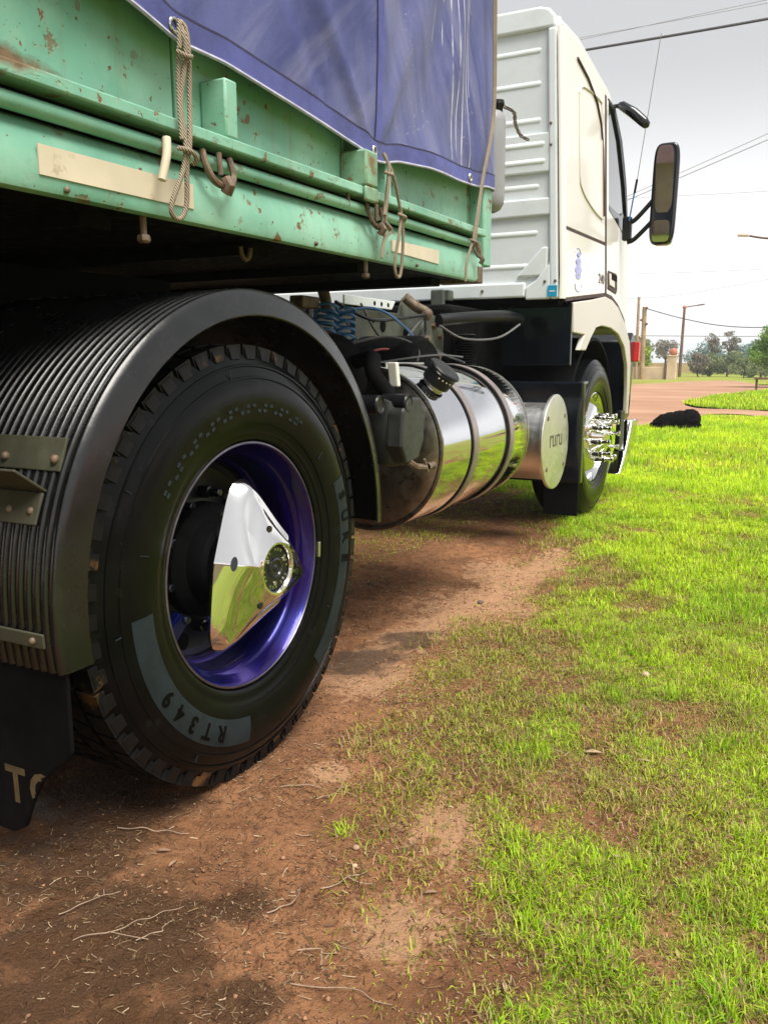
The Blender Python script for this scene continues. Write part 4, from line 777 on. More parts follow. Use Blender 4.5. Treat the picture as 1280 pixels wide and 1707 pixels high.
a = D(50); nrm = Vector((math.cos(a), 0, math.sin(a))); cb = Vector((TX, 2.86, TZ)) + nrm * TR_
def axis_lathe(prof, c, axis, n=28, lob=0):
    q = axis.to_track_quat('Z', 'Y'); v = []; f = []
    for (h, r) in prof:
        for k in range(n):
            t = 2 * PI * k / n; rr = r * (1 + (lob * (1 if k % 2 else -1))); v.append(c + q @ Vector((rr * math.cos(t), rr * math.sin(t), h)))
    for i in range(len(prof) - 1):
        for k in range(n): f.append((i * n + k, i * n + (k + 1) % n, (i + 1) * n + (k + 1) % n, (i + 1) * n + k))
    return MB().add(v, f)
tk(axis_lathe([(-.01, .046), (.012, .046), (.014, .04)], cb, nrm), 'filler_neck', BRUSHED, 35, parent=tank)
tk(axis_lathe([(.012, .052), (.014, .055), (.062, .058), (.070, .064), (.076, .064), (.080, .058), (.081, 0)], cb, nrm, 32, .012), 'tank_cap', BLACKP, 25, parent=tank)
for k in range(4):
    q = nrm.to_track_quat('Z', 'Y'); t = D(200 + 16 * k); tk(MB().sphere(cb + q @ Vector((.0605 * math.cos(t), .0605 * math.sin(t), .052)), .0035, 6, 4), 'cap_mark', REFLECT, 0, parent=tank)
tk(MB().box(TX - .20, TX + .05, 2.76, 2.80, TZ + TR_ - .02, TZ + TR_ + .012).box(TX - .16, TX - .02, 2.9, 3.25, TZ + TR_ + .004, TZ + TR_ + .014), 'tank_top_bracket', BRUSHED, 0, .003, parent=tank)
# --- air dryer unit between guard and tank
DRYM = pm('grimy_dark_casting', (.022, .025, .024), .45, var=.4, vs=14, bump=.3, bs=50, grime=(.07, .07, .055), gs=18, gt=(.56, .75))
dry = tk(MB().lathe([(.675, .02), (.685, .05), (.72, .066), (.80, .074), (.86, .076), (.89, .070), (.905, .05), (.908, 0)], (-.055, 2.47, 0), 'Z', 24), 'air_dryer', DRYM, 30, label='dark air dryer unit behind the mudguard')
tk(MB().sideX([(2.43, .69), (2.52, .70), (2.56, .76), (2.57, .84), (2.53, .90), (2.45, .905), (2.40, .86), (2.39, .75)], -.03, .028), 'dryer_housing', DRYM, 0, .008, parent=dry)
for (y, x) in ((2.44, .03), (2.30, .0)):
    tk(MB().lathe([(x - .09, .030), (x - .005, .030), (x, .026), (x - .004, .022), (x - .006, 0)], (0, y, .885), 'X', 24), 'dryer_port', BLACKP, 30, parent=dry)
vlv = MB().tube(smooth_path([(.02, 2.46, .695), (.03, 2.50, .675), (.05, 2.53, .672)], 4), .011, 8).lathe([(2.53, .014), (2.55, .014), (2.552, .009), (2.57, .009), (2.572, .013), (2.585, .013), (2.586, 0)], (.052, 0, .672), 'Y', 10); vlv.tube([(.05, 2.515, .70), (.055, 2.535, .655)], .005, 6)
tk(vlv, 'drain_valve', RUST, 40, parent=dry)
tk(MB().tube(smooth_path([(-.05, 2.47, .9), (-.10, 2.44, .98), (-.14, 2.5, 1.03), (-.3, 2.6, 1.0)], 5), .026, 12), 'intake_hose', BLACK, 60)
tk(MB().lathe([(2.2, .0), (2.2, .10), (2.24, .15), (2.62, .16), (2.66, .12), (2.66, 0)], (-.38, 0, .96), 'Y', 28), 'brake_chamber', BLACK, 40)
tk(MB().obox((-.055, 2.50, .975), (.016, 0, 0), (0, .012, .0), (0, -.008, .04)), 'valve_tab', WHITE, 0, .004)
# --- chassis between trailer and cab
fr = tk(MB().box(-.80, -.745, .2, 4.2, .80, 1.04), 'frame_rail', CHASSIS, 0, .006); tk(MB().box(-1.80, -1.745, .2, 6.4, .80, 1.04), 'frame_rail', CHASSIS, 0, .006); tk(MB().box(-.80, -.745, 4.2, 6.4, .80, 1.04), 'frame_rail', BLACK, 0, .006)
tk(MB().box(-1.7, -.85, 1.0, 2.3, 1.05, 1.12), 'coupling_plate', BLACK, 0, .01)
pl = tk(MB().sideX([(3.05, .99), (4.10, .99), (4.22, 1.10), (4.14, 1.34), (3.95, 1.34), (3.90, 1.26), (3.05, 1.26)], -.744, -.73), 'side_plate', CHASSIS, 0, .003, label='greasy perforated chassis plate')
for (y, z, r) in ((3.42, 1.19, .026), (3.72, 1.19, .030), (3.98, 1.16, .034), (3.55, 1.10, .012), (3.62, 1.10, .010), (3.48, 1.06, .014), (3.85, 1.07, .016), (3.62, 1.21, .010)):
    tk(MB().lathe([(-.7295, r), (-.7285, r), (-.7284, 0)], (0, y, z), 'X', 16), 'hole', BLACK, 0, parent=pl)
wb = tk(MB().sideX([(3.28, 1.268), (3.74, 1.268), (3.78, 1.31), (3.28, 1.310)], -.70, -.69), 'perforated_bar', WHITEREAR, 0, .003)
for y in (3.56, 3.63, 3.70): tk(MB().lathe([(-.6898, .011), (-.6892, .011), (-.689, 0)], (0, y, 1.288), 'X', 14), 'hole', BLACK, 0, parent=wb)
tk(MB().tube([(-.70, 3.90, 1.34), (-.66, 3.94, 1.295), (-.60, 3.95, 1.265)], .026, 12).sphere((-.60, 3.95, 1.255), .032, 12, 8), 'hose_coupling', RUST, 40)
tk(MB().tube([(-.6, 3.93, 1.25), (-.50, 3.45, 1.09)], .006, 8), 'hose', CABLE, 60)
def helix(c0, c1, r, turns, tr_, mat, name):
    c0, c1 = Vector(c0), Vector(c1); ax = (c1 - c0).normalized(); a_ = ax.orthogonal().normalized(); b_ = ax.cross(a_); N = int(turns * 16)
    return tk(MB().tube([c0 + (c1 - c0) * (i / N) + (a_ * math.cos(2 * PI * turns * i / N) + b_ * math.sin(2 * PI * turns * i / N)) * r for i in range(N + 1)], tr_, 6), name, mat, 60)
helix((-.60, 2.98, 1.245), (-.58, 2.92, 1.12), .046, 5, .0065, HOSEBLUE, 'coiled_air_hose'); helix((-.59, 2.93, 1.14), (-.58, 2.90, 1.08), .034, 2.2, .0065, HOSERED, 'coiled_air_hose')
tk(MB().tube(smooth_path([(-.62, 2.98, 1.31), (-.61, 2.985, 1.27), (-.60, 2.98, 1.22)], 4), .024, 10), 'hose_wrap', RUST, 60)
tk(MB().box(-.66, -.60, 2.80, 2.93, 1.225, 1.27), 'frame_bracket', RUST, 0, .005); tk(MB().box(-.72, -.66, 2.55, 2.80, 1.21, 1.25), 'frame_bracket', WHITEREAR, 0, .004)
for pts, r in (([(-.5, 3.0, 1.09), (-.42, 3.15, 1.12), (-.36, 3.25, 1.10), (-.33, 3.28, 1.06), (-.33, 3.26, 1.02)], .006), ([(-.60, 3.0, 1.22), (-.58, 3.1, 1.18), (-.55, 3.15, 1.10)], .004), ([(-.45, 3.35, 1.06), (-.40, 3.5, 1.085), (-.33, 3.62, 1.04), (-.25, 3.60, 1.015)], .005), ([(-.35, 2.9, 1.01), (-.28, 3.3, 1.045), (-.24, 3.55, 1.04)], .004)):
    tk(MB().tube(smooth_path(pts, 6), r, 6), 'cable', CABLE, 60)
for pts, r, mt in (([(-.60, 3.05, 1.26), (-.57, 3.3, 1.20), (-.56, 3.6, 1.22), (-.58, 3.9, 1.25)], .008, BLACKP), ([(-.58, 2.92, 1.10), (-.50, 3.05, 1.05), (-.44, 3.2, 1.07), (-.40, 3.42, 1.03)], .0055, HOSERED), ([(-.60, 3.93, 1.24), (-.54, 3.8, 1.16), (-.47, 3.6, 1.13), (-.42, 3.4, 1.09), (-.38, 3.2, 1.03)], .0065, BLACKP), ([(-.62, 3.3, 1.27), (-.58, 3.4, 1.13), (-.50, 3.5, 1.10), (-.40, 3.7, 1.05)], .005, CABLE), ([(-.58, 2.95, 1.2), (-.5, 3.2, 1.24), (-.5, 3.5, 1.17), (-.55, 3.75, 1.10)], .0055, HOSEBLUE)):
    tk(MB().tube(smooth_path(pts, 6), r, 6), 'hose', mt, 60)
helix((-.56, 3.06, 1.24), (-.53, 3.00, 1.10), .040, 5, .006, HOSEBLUE, 'coiled_air_hose')
dr = tk(MB().lathe([(-.62, .20), (-.36, .20), (-.33, .18), (-.32, 0)], (0, 3.35, .93), 'X', 32), 'air_reservoir', BLACK, 35)
bp = tk(MB().lathe([(-.66, .14), (-.64, .14), (-.638, 0)], (0, 4.12, 1.12), 'X', 28), 'spring_bracket', CHASSIS, 35)
for k in range(5): tk(MB().lathe([(-.64, .018), (-.62, .018), (-.619, 0)], (0, 4.12 + .085 * math.cos(k * 1.25 + .4), 1.12 + .085 * math.sin(k * 1.25 + .4)), 'X', 6), 'bracket_bolt', RUST, 20, parent=bp)
bl = [(.98 + .014 * k + (0 if j == 0 else .007), .062 if j == 0 else .05) for k in range(14) for j in (0, 1)]
tk(MB().lathe(bl, (-.55, 4.35, 0), 'Z', 20), 'air_bellow', BLACKP, 30); tk(MB().tube(smooth_path([(-.6, 4.1, 1.23), (-.5, 4.3, 1.25), (-.42, 4.6, 1.27), (-.4, 4.8, 1.26)], 5), .035, 10), 'intake_pipe', BLACKP, 60)
tk(MB().tube(smooth_path([(-.55, 4.0, 1.2), (-.5, 4.2, 1.14), (-.42, 4.5, 1.15), (-.36, 4.7, 1.23)], 5), .007, 6), 'cable', CABLE, 60)
tk(MB().box(-1.7, -.62, 4.3, 6.5, .62, 1.33), 'engine_block', BLACK, 0, .03)
# --- crosswise air vessel with bright end cover
SATIN = pm('satin_aluminium', (.80, .79, .77), .40, 1.0, var=.06, vs=8, bump=.02, bs=120)
vs_ = tk(MB().lathe([(-1.0, .215), (-.16, .215), (-.135, .222), (-.118, .225)], (0, 4.60, .58), 'X', 64), 'air_vessel', SATIN, 40, label='crosswise aluminium vessel with round embossed cover')
cv = tk(MB().lathe([(-.118, .262), (-.104, .264), (-.100, .260), (-.099, .25), (-.099, 0)], (0, 4.60, .58), 'X', 72), 'end_cover', SATIN, 30, parent=vs_)
for a in (D(40), D(140), D(220), D(320)): tk(MB().lathe([(-.099, .013), (-.096, .013), (-.095, .007), (-.0955, 0)], (0, 4.60 + .215 * math.cos(a), .58 + .215 * math.sin(a)), 'X', 12), 'cover_bolt', RUST, 0, parent=vs_)
v, f = text_mesh('ruru', .15, .0006, spacing=.95, bold=-.001); tk(MB().add([(-.0985 + z, 4.60 + x, .60 + y) for x, y, z in v], f), 'cover_lettering', KHAKI, 0, parent=vs_)
# --- front wheel
WF = Vector((-.14, 5.65, .525)); fw = tk(MB().lathe([(-.02, .2985), (.0, .2985), (.002, .292), (-.01, .285), (-.045, .275), (-.05, .255), (-.02, .235), (.005, .20), (.012, .165), (.015, .13), (.03, .12), (.06, .105), (.085, .09), (.095, .06), (.098, 0)], WF, 'X', 72), 'wheel', CHROME, 30, label='front wheel with polished rim and long chrome nut covers')
tk(MB().lathe([(x, r) for x, r in tp], WF, 'X', 96), 'tyre', RUBBER, 30, parent=fw)
for k in range(10):
    a = 2 * PI * (k + .2) / 10; cc = WF + Vector((0, .145 * math.cos(a), .145 * math.sin(a)))
    tk(MB().lathe([(.005, .024), (.018, .024), (.022, .019), (.065, .017), (.070, .021), (.088, .021), (.09, .013), (.125, .012), (.13, .019), (.142, .019), (.145, .010), (.146, 0)], cc, 'X', 14), 'nut_cover', CHROME, 30, parent=fw)
# --- cab
def xs_side(y, z): return -.13 - .055 * max(0.0, (z - 1.5) / 1.2) - .35 * max(0.0, (y - 6.35)) ** 2
rear = tk(MB().box(-2.42, -.215, 4.80, 4.84, 1.40, 2.86), 'cab_rear_panel', WHITEREAR, 0, .01, label='pale ribbed rear wall of the cab')
# pressed frame around the rear wall
tk(MB().prism([(-.165, 1.372), (-.215, 1.372), (-.215, 2.80), (-.165, 2.80)], lambda x, z: (x - .055 * max(0, (z - 1.5) / 1.2), 4.775, z), lambda x, z: (x - .055 * max(0, (z - 1.5) / 1.2), 4.801, z)), 'rear_frame', WHITEREAR, 0, .012, parent=rear, seg=3)
tk(MB().prism([(-.2155, 1.372), (-.361, 1.372), (-.361, 1.44), (-.30, 1.48), (-.2155, 1.58)], lambda x, z: (x, 4.777, z), lambda x, z: (x, 4.801, z)), 'rear_frame', WHITEREAR, 0, .010, parent=rear, seg=3)
tk(MB().prism([(-2.3, 2.80), (-.30, 2.80), (-.228, 2.80), (-.235, 2.86), (-.27, 2.90), (-.32, 2.915), (-2.3, 2.93)], lambda x, z: (x, 4.777, z), lambda x, z: (x, 4.90, z)), 'rear_frame', WHITEREAR, 0, .014, parent=rear, seg=3)
tk(MB().box(-2.42, -.362, 4.778, 4.801, 1.385, 1.47), 'rear_sill', WHITEREAR, 0, .012, parent=rear, seg=3)
tk(MB().box(-2.0, -.245, 4.782, 4.801, 2.06, 2.27), 'rear_step', WHITEREAR, 0, .018, parent=rear, seg=3)
tk(MB().prism([(-2.0, 1.82), (-.235, 1.83), (-.215, 1.88), (-.225, 1.925), (-2.0, 1.925)], lambda x, z: (x, 4.780, z), lambda x, z: (x, 4.801, z)), 'rear_step', WHITEREAR, 0, .012, parent=rear, seg=3)
tk(MB().prism([(-.42, 1.5), (-.27, 1.66), (-.235, 1.66), (-.235, 1.5)], lambda x, z: (x, 4.782, z), lambda x, z: (x, 4.801, z)), 'rear_step', WHITEREAR, 0, .01, parent=rear)
for z, xe, yo in ((2.70, -.31, 4.80), (2.53, -.305, 4.80), (2.34, -.30, 4.80), (2.21, -.27, 4.782), (2.12, -.265, 4.782), (1.99, -.30, 4.80), (1.74, -.30, 4.80), (1.56, -.35, 4.80)):
    m = MB(); m.tube([(-1.9, yo + .016, z), (xe - .012, yo + .016, z), (xe, yo + .016, z)], [.022, .022, .015], 16); o = m.build('rear_rib', WHITEREAR, rear, 60); o.location = (0, 0, 0); o.scale = (1, 1, 1)
for x, z in ((-.245, 1.47), (-.185, 1.47), (-.24, 2.31), (-.235, 2.20), (-.62, 1.43)): tk(MB().sphere((x, 4.776, z), .009, 8, 6), 'rear_bolt', RUST, 0, parent=rear)
tk(MB().box(-.225, -.172, 4.769, 4.774, 1.385, 1.445), 'blue_sticker', BLUESTK, 0, parent=rear); tk(MB().box(-.215, -.182, 4.7675, 4.7688, 1.41, 1.417), 'sticker_print', WHITE, 0, parent=rear)
tk(MB().box(-.92, -.80, 4.70, 4.776, 1.375, 1.44).box(-.90, -.82, 4.66, 4.70, 1.33, 1.44), 'cab_mount', CHASSIS, 0, .008, parent=rear)
# rounded rear corner pillar
q_ = []
for k in range(9):
    a = PI / 2 * k / 8; q_.append((-.03 + .03 * math.sin(a), .03 - .03 * math.cos(a)))
m = MB(); zz = [1.372, 1.5, 1.9, 2.3, 2.7, 2.80]; v = []
for z in zz:
    for (dx, dy) in q_: v.append((xs_side(4.8, z) + dx + 0.0, 4.775 + dy, z))
n_ = len(q_); m.add(v, [(i * n_ + j, i * n_ + j + 1, (i + 1) * n_ + j + 1, (i + 1) * n_ + j) for i in range(len(zz) - 1) for j in range(n_ - 1)])
tk(m, 'corner_pillar', WHITE, 60)
def panel(name, pts, mat, t0=0.0, t1=-.03, bevel=.006, parent=truck, label=None):
    # subdivide long edges so the panel follows the curved side
    P = []
    for i in range(len(pts)):
        a, b = pts[i], pts[(i + 1) % len(pts)]; L = math.hypot(b[0] - a[0], b[1] - a[1]); n = max(1, int(L / .08))
        for k in range(n): P.append((a[0] + (b[0] - a[0]) * k / n, a[1] + (b[1] - a[1]) * k / n))
    m = MB().sideX(P, lambda y, z: xs_side(y, z) + t0, lambda y, z: xs_side(y, z) + t1); return tk(m, name, mat, 30, bevel, parent, label)
panel('side_backing', [(4.82, 1.40), (5.8, 1.50), (6.3, 1.4), (6.55, 1.3), (6.5, 1.80), (5.82, 1.90), (5.76, 2.6), (4.82, 2.7)], SEAM, -.032, -.05, 0)
qp = panel('quarter_panel', [(4.806, 1.764), (5.765, 1.790), (5.765, 2.70), (5.70, 2.745), (4.806, 2.82)], WHITE, label='white quarter panel behind the door')
ql = panel('lower_quarter_panel', [(4.806, 1.374), (5.765, 1.468), (5.765, 1.778), (4.806, 1.753)], WHITE)
def frame_loop(pts, r, mat, name, parent, off=.001, closed=True):
    P = smooth_path([(0, y, z) for y, z in pts] + ([(0, *pts[0])] if closed else []), 5); P = [(xs_side(p.y, p.z) + off, p.y, p.z) for p in P]
    return tk(MB().tube(P, r, 6, not closed), name, mat, 60, parent=parent)
frame_loop([(5.10, 2.54), (5.10, 2.12), (5.16, 2.02), (5.40, 1.955), (5.62, 1.93), (5.66, 1.96), (5.66, 2.3), (5.655, 2.58), (5.60, 2.63), (5.2, 2.60)], .007, CREAMTRIM, 'pressed_outline', qp)
tk(MB().tube([(xs_side(y, z) + .004, y, z) for y, z in ((5.06, 2.715), (5.30, 2.675), (5.52, 2.60), (5.63, 2.50), (5.68, 2.36), (5.70, 2.1), (5.705, 1.95))], .008, 8), 'drip_moulding', SEAM, 60, parent=qp)
dp = [(5.778, 1.470), (5.95, 1.462), (6.15, 1.420), (6.40, 1.325), (6.585, 1.20), (6.60, 1.50), (6.585, 1.875), (6.52, 1.90), (6.22, 1.955), (5.98, 2.0), (5.865, 2.02), (5.86, 2.60), (5.86, 2.695), (5.778, 2.705)]
door = panel('door', dp, WHITE, label='white cab door')
panel('window_glass', [(5.86, 2.02), (6.50, 1.89), (6.36, 2.25), (6.20, 2.52), (6.02, 2.66), (5.86, 2.68)], GLASS, -.012, -.018, 0, door)
o = panel('window_frame', [(6.50, 1.875), (6.57, 1.875), (6.44, 2.25), (6.27, 2.54), (6.05, 2.70), (5.862, 2.71), (5.862, 2.685), (6.01, 2.665), (6.19, 2.515), (6.35, 2.25)], BLACKP, .002, -.03, .003, door)
panel('window_seal', [(5.862, 2.012), (6.52, 1.878), (6.52, 1.90), (6.35, 1.975), (6.30, 2.06), (6.22, 2.03), (5.862, 2.045)], GLOSSBLK, .002, -.012, .002, door)
hd = panel('door_handle', [(5.82, 1.50), (6.08, 1.485), (6.11, 1.515), (6.11, 1.60), (6.08, 1.625), (5.84, 1.625), (5.815, 1.60)], SEAM, .004, -.01, .006, door); panel('handle_grip', [(5.85, 1.53), (6.0, 1.52), (6.0, 1.565), (5.90, 1.57), (5.90, 1.605), (5.85, 1.605)], CREAMTRIM, .010, .003, .003, door); panel('handle_recess', [(5.93, 1.575), (6.09, 1.57), (6.09, 1.61), (5.93, 1.612)], BLACK, .0065, .003, 0, door)
panel('door_seam', [(5.748, 1.466), (5.795, 1.470), (5.795, 2.706), (5.748, 2.706)], SEAM, .0012, -.01, 0, door)
panel('panel_seam', [(4.806, 1.7505), (5.747, 1.776), (5.747, 1.792), (4.806, 1.7665)], SEAM, .0012, -.01, 0, qp)
panel('sill_seam', [(4.806, 1.358), (5.765, 1.452), (5.95, 1.446), (6.15, 1.406), (6.40, 1.311), (6.58, 1.19), (6.60, 1.20), (6.41, 1.329), (6.155, 1.424), (5.955, 1.466), (5.765, 1.471), (4.806, 1.377)], SEAM, .0012, -.01, 0, ql)
# stickers on the lower quarter panel
o = MB()
for (y, z, a_, b_) in ((5.06, 1.60, .055, .022), (5.06, 1.555, .07, .03), (5.06, 1.52, .06, .02), (5.065, 1.64, .03, .014)): o.sideX([(y + a_ * math.cos(t), z + b_ * math.sin(t)) for t in np.linspace(0, 2 * PI, 20, endpoint=False)], -.1305 + .001 + .0004 * a_ * 10, -.134)
tk(o, 'round_emblem', PALEBLUE, 0, parent=ql)
frame_loop([(4.99, 1.47), (5.01, 1.44), (5.07, 1.43), (5.13, 1.445), (5.14, 1.475)], .0025, PALEBLUE, 'emblem_outline', ql, .0005, False); frame_loop([(4.98, 1.64), (5.02, 1.67), (5.08, 1.675), (5.13, 1.65)], .0025, PALEBLUE, 'emblem_outline', ql, .0005, False)
v, f = text_mesh('240', .085, .001, bold=.001); tk(MB().add([(xs_side(5.66, 1.55) + .0012 + z, 5.645 + x * 1.25, 1.548 + y) for x, y, z in v], f), 'badge_lettering', DARKTXT, 0, parent=ql)
# roof, front, far side, floor
tk(MB().sideX([(4.83, 2.70), (5.9, 2.69), (6.15, 2.60), (6.35, 2.52), (6.3, 2.66), (6.0, 2.80), (5.2, 2.88), (4.83, 2.86)], -2.38, -.21), 'roof', WHITE, 35, .03)
tk(MB().sideX([(6.50, 1.25), (6.60, 1.22), (6.60, 1.86), (6.36, 2.50), (6.30, 2.50), (6.50, 1.85)], -2.36, -.20), 'cab_front', WHITE, 35, .02); tk(MB().sideX([(6.605, 1.92), (6.625, 1.92), (6.42, 2.46), (6.40, 2.46)], -2.2, -.34), 'windscreen', GLASS, 0)
tk(MB().box(-2.44, -2.40, 4.84, 6.55, 1.38, 2.70), 'far_side_panel', WHITE, 0, .01); tk(MB().box(-2.40, -.185, 4.845, 6.48, 1.345, 1.395), 'cab_floor', BLACK, 0)
# lower fender, arch and black panels
fen = [(4.97, 1.362), (5.40, 1.405), (5.75, 1.448), (5.95, 1.438), (6.16, 1.398), (6.41, 1.300), (6.60, 1.17), (6.67, 1.02), (6.68, .80), (6.66, .63), (6.60, .63), (6.60, .82), (6.55, 1.0), (6.42, 1.13), (6.2, 1.215), (5.95, 1.25), (5.68, 1.255), (5.52, 1.235), (5.40, 1.17), (5.28, 1.09), (5.12, 1.09), (5.24, 1.185), (4.97, 1.19)]
tk(MB().sideX(fen, -.122, -.152), 'fender', CREAMTRIM, 30, .006, label='cream wheel arch fender below the door')
tk(MB().box(-.56, -.134, 4.965, 4.99, 1.0, 1.36), 'arch_panel', GLOSSBLK, 0, .004)
tk(MB().box(-.72, -.045, 4.96, 5.02, .30, .905).box(-.70, -.10, 5.02, 5.30, .88, .905), 'arch_guard', GLOSSBLK, 0, .012, label='glossy black panel behind the front wheel')
tk(MB().box(-.27, -.060, 4.975, 4.985, .10, .299), 'front_mud_flap', BLACK, 0, .002)
tk(MB().lathe([(-.60, .62), (-.16, .62), (-.155, .60), (-.60, .60)], (0, 5.65, .56), 'X', 40, D(20), D(165)), 'wheel_arch_liner', BLACK, 40)
tk(MB().box(-.78, -.70, 4.4, 5.0, .88, 1.02), 'step_support', BLACK, 0, .006)
# bumper corner, step, side marker
bmp = tk(MB().sideX([(6.98, .57), (6.74, .58), (6.66, .46), (6.55, .34), (6.36, .19), (6.60, .25), (6.84, .38)], -.20, -.10), 'bumper_corner', POLISHED, 30, .01); tk(MB().sideX([(6.58, .55), (6.80, .60), (6.90, 1.2), (6.80, 1.25), (6.70, 1.18), (6.68, .80)], -2.3, -.14), 'front_apron', GLOSSBLK, 30, .01); tk(MB().box(-2.3, -.3, 6.62, 6.82, .35, .9), 'bumper', GLOSSBLK, 0, .02)
tk(MB().sideX([(6.40, .36), (6.56, .36), (6.56, .66), (6.44, .66)], -.16, -.125), 'cab_step', BLACKP, 0, .006)
tk(MB().sideX([(6.86, 1.03), (6.90, 1.02), (6.91, 1.17), (6.87, 1.18)], -.145, -.10), 'marker_lamp', REDLAMP, 0, .006, label='red side marker lamp at the front corner')
# mirrors and antenna
mir = tk(MB().prism([(.078 + q[0] * .088, 2.145 + q[1] * .332) for q in [(math.copysign(abs(math.cos(t)) ** .45, math.cos(t)), math.copysign(abs(math.sin(t)) ** .30, math.sin(t))) for t in np.linspace(0, 2 * PI, 48, endpoint=False)]], lambda x, z: (x + .06 + .02 * (z - 2.1), 6.18, z), lambda x, z: (x * .85 + .07 + .02 * (z - 2.1), 6.30, z * .985 + .03)), 'mirror_housing', GLOSSBLK, 40, .02, label='tall black door mirror', seg=3)
def mir_face(name, zc, hz, hx, yb, mat):
    pts = [(.138 + hx * math.copysign(abs(math.cos(t)) ** .4, math.cos(t)) + .02 * (zc + hz * math.sin(t) - 2.1), zc + hz * math.copysign(abs(math.sin(t)) ** .4, math.sin(t))) for t in np.linspace(0, 2 * PI, 40, endpoint=False)]
    tk(MB().prism(pts, lambda x, z: (x, yb + .17 * (x - .138) - .10 * (z - zc) - .022, z), lambda x, z: (x, yb + .030 + .17 * (x - .138), z)), name, mat, 0, parent=mir)
mir_face('mirror_glass', 2.235, .212, .056, 6.1755, MIRGLASS); mir_face('mirror_glass', 1.90, .070, .055, 6.1757, MIRGLASS)
tk(MB().box(-.135, -.075, 6.20, 6.26, 1.86, 2.02), 'mirror_bracket', BLACKP, 0, .01)
for za, zb in ((2.0, 2.12), (1.87, 1.98)): tk(MB().tube(smooth_path([(-.10, 6.23, za - .02), (-.05, 6.23, za), (.06, 6.24, zb)], 4), .016, 10), 'mirror_arm', BLACKP, 60)
tk(MB().tube([(-.088, 6.20, 1.99), (-.062, 6.205, 2.18)], .0055, 8), 'antenna_base', HOSEBLUE, 60); tk(MB().tube([(-.062, 6.205, 2.17), (-.050, 6.21, 2.26)], .008, 8), 'antenna_spring', BLACKP, 60); tk(MB().tube([(-.050, 6.21, 2.25), (.06, 6.21, 3.17)], .0026, 6), 'antenna_whip', WIREG, 60)
tk(MB().tube(smooth_path([(-.235, 6.14, 2.72), (-.20, 6.14, 2.735), (-.16, 6.14, 2.72)], 4), .014, 8), 'kerb_mirror_arm', BLACKP, 60)
km = MB().tube([(-.185, 6.14, 2.745), (-.165, 6.14, 2.735), (-.08, 6.14, 2.675), (-.01, 6.14, 2.61), (.012, 6.14, 2.585), (.020, 6.14, 2.575)], [.012, .030, .036, .034, .026, .008], 14); tk(km, 'kerb_mirror', GLOSSBLK, 60)

# ------------------------------------------------------------------ lying dog: one continuous body
def make_dog(cx, cy):
    m = MB()
    blobs = [((.20, 0, .17), (.17, .15, .165)), ((.05, .01, .155), (.20, .15, .15)), ((-.10, .0, .14), (.17, .14, .135)), ((-.22, -.03, .125), (.12, .10, .115)), ((-.30, -.06, .10), (.085, .07, .075)), ((-.365, -.09, .065), (.06, .04, .042)), ((-.405, -.10, .052), (.03, .028, .028)), ((-.27, -.10, .155), (.035, .022, .05)), ((-.27, .0, .16), (.035, .022, .05)),
             ((.26, -.10, .10), (.12, .06, .10)), ((.17, -.15, .04), (.12, .035, .035)), ((.07, -.165, .03), (.05, .03, .028)), ((-.16, -.13, .06), (.07, .04, .06)), ((-.27, -.17, .03), (.12, .03, .03)), ((-.37, -.18, .026), (.04, .03, .025)), ((.33, .06, .06), (.06, .03, .04)), ((.30, .14, .03), (.10, .022, .022)), ((.20, .18, .025), (.08, .018, .02))]
    for c, s_ in blobs: m.sphere((cx + c[0] * .95, cy + c[1], c[2] * .93), 1.0, 20, 14, (s_[0] * .95, s_[1], s_[2] * .93))
    o = m.build('dog', DOGFUR, None, 0)
    r = o.modifiers.new('merge', 'REMESH'); r.mode = 'VOXEL'; r.voxel_size = .011; r.use_smooth_shade = True
    s_ = o.modifiers.new('soft', 'SMOOTH'); s_.factor = .5; s_.iterations = 5
    t = bpy.data.textures.new('fur', 'CLOUDS'); t.noise_scale = .03; d = o.modifiers.new('fur', 'DISPLACE'); d.texture = t; d.strength = .03; d.mid_level = .5
    return tag(o, 'shaggy black dog lying curled on the grass', 'dog')
make_dog(-.80, 13.95)

# ------------------------------------------------------------------ background: poles, lamps, wires, wall, trees
def pole(x, y, h, r0, r1, mat, label, lean=(0, 0), name='utility_pole', z0=-.05):
    return MB().tube([(x + lean[0] * t, y + lean[1] * t, z0 + (h - z0) * t) for t in np.linspace(0, 1, 6)], list(np.linspace(r0, r1, 6)), 10).build(name, mat)
p = pole(-9.74, 57, 5.25, .11, .085, WOOD, '', (-.04, 0)); tag(p, 'taller slim wooden utility pole left of its twin beside the cab', 'pole', 'wooden poles by the wall')
pb = thing('utility_pole', (-9.40, 57.3, 0), 'shorter wooden utility pole with insulators right of its twin', 'pole', 'wooden poles by the wall')
MB().tube([(-9.40 - .05 * t, 57.3, -.05 + 4.68 * t) for t in np.linspace(0, 1, 5)], [.16, .155, .15, .145, .14], 10).build('post', WOOD, pb)
for z, dx in ((4.55, .16), (3.8, -.17), (3.55, .18)): MB().sphere((-9.44 + dx, 57.2, z), .085, 8, 6).build('insulator', LAMPWOOD, pb)
sl1 = thing('street_lamp', (-8.745, 69, 0), 'rusty brown street lamp with slanted arm beyond the pillar', 'street lamp')
MB().tube([(-8.745 + .09 * t, 69, -.05 + 5.3 * t) for t in np.linspace(0, 1, 5)], [.13, .12, .11, .10, .09], 10).build('post', LAMPWOOD, sl1)
MB().tube([(-8.66, 69, 5.24), (-8.2, 69, 5.32), (-7.7, 69, 5.36)], .04, 8).build('arm', LAMPWOOD, sl1); MB().obox((-7.5, 69, 5.40), (.26, 0, .035), (0, .1, 0), (-.006, 0, .045)).build('lamp_head', LAMPWOOD, sl1, 0, .02); MB().sphere((-8.66, 69, 5.25), .15, 10, 6).build('clamp', TERRA, sl1)
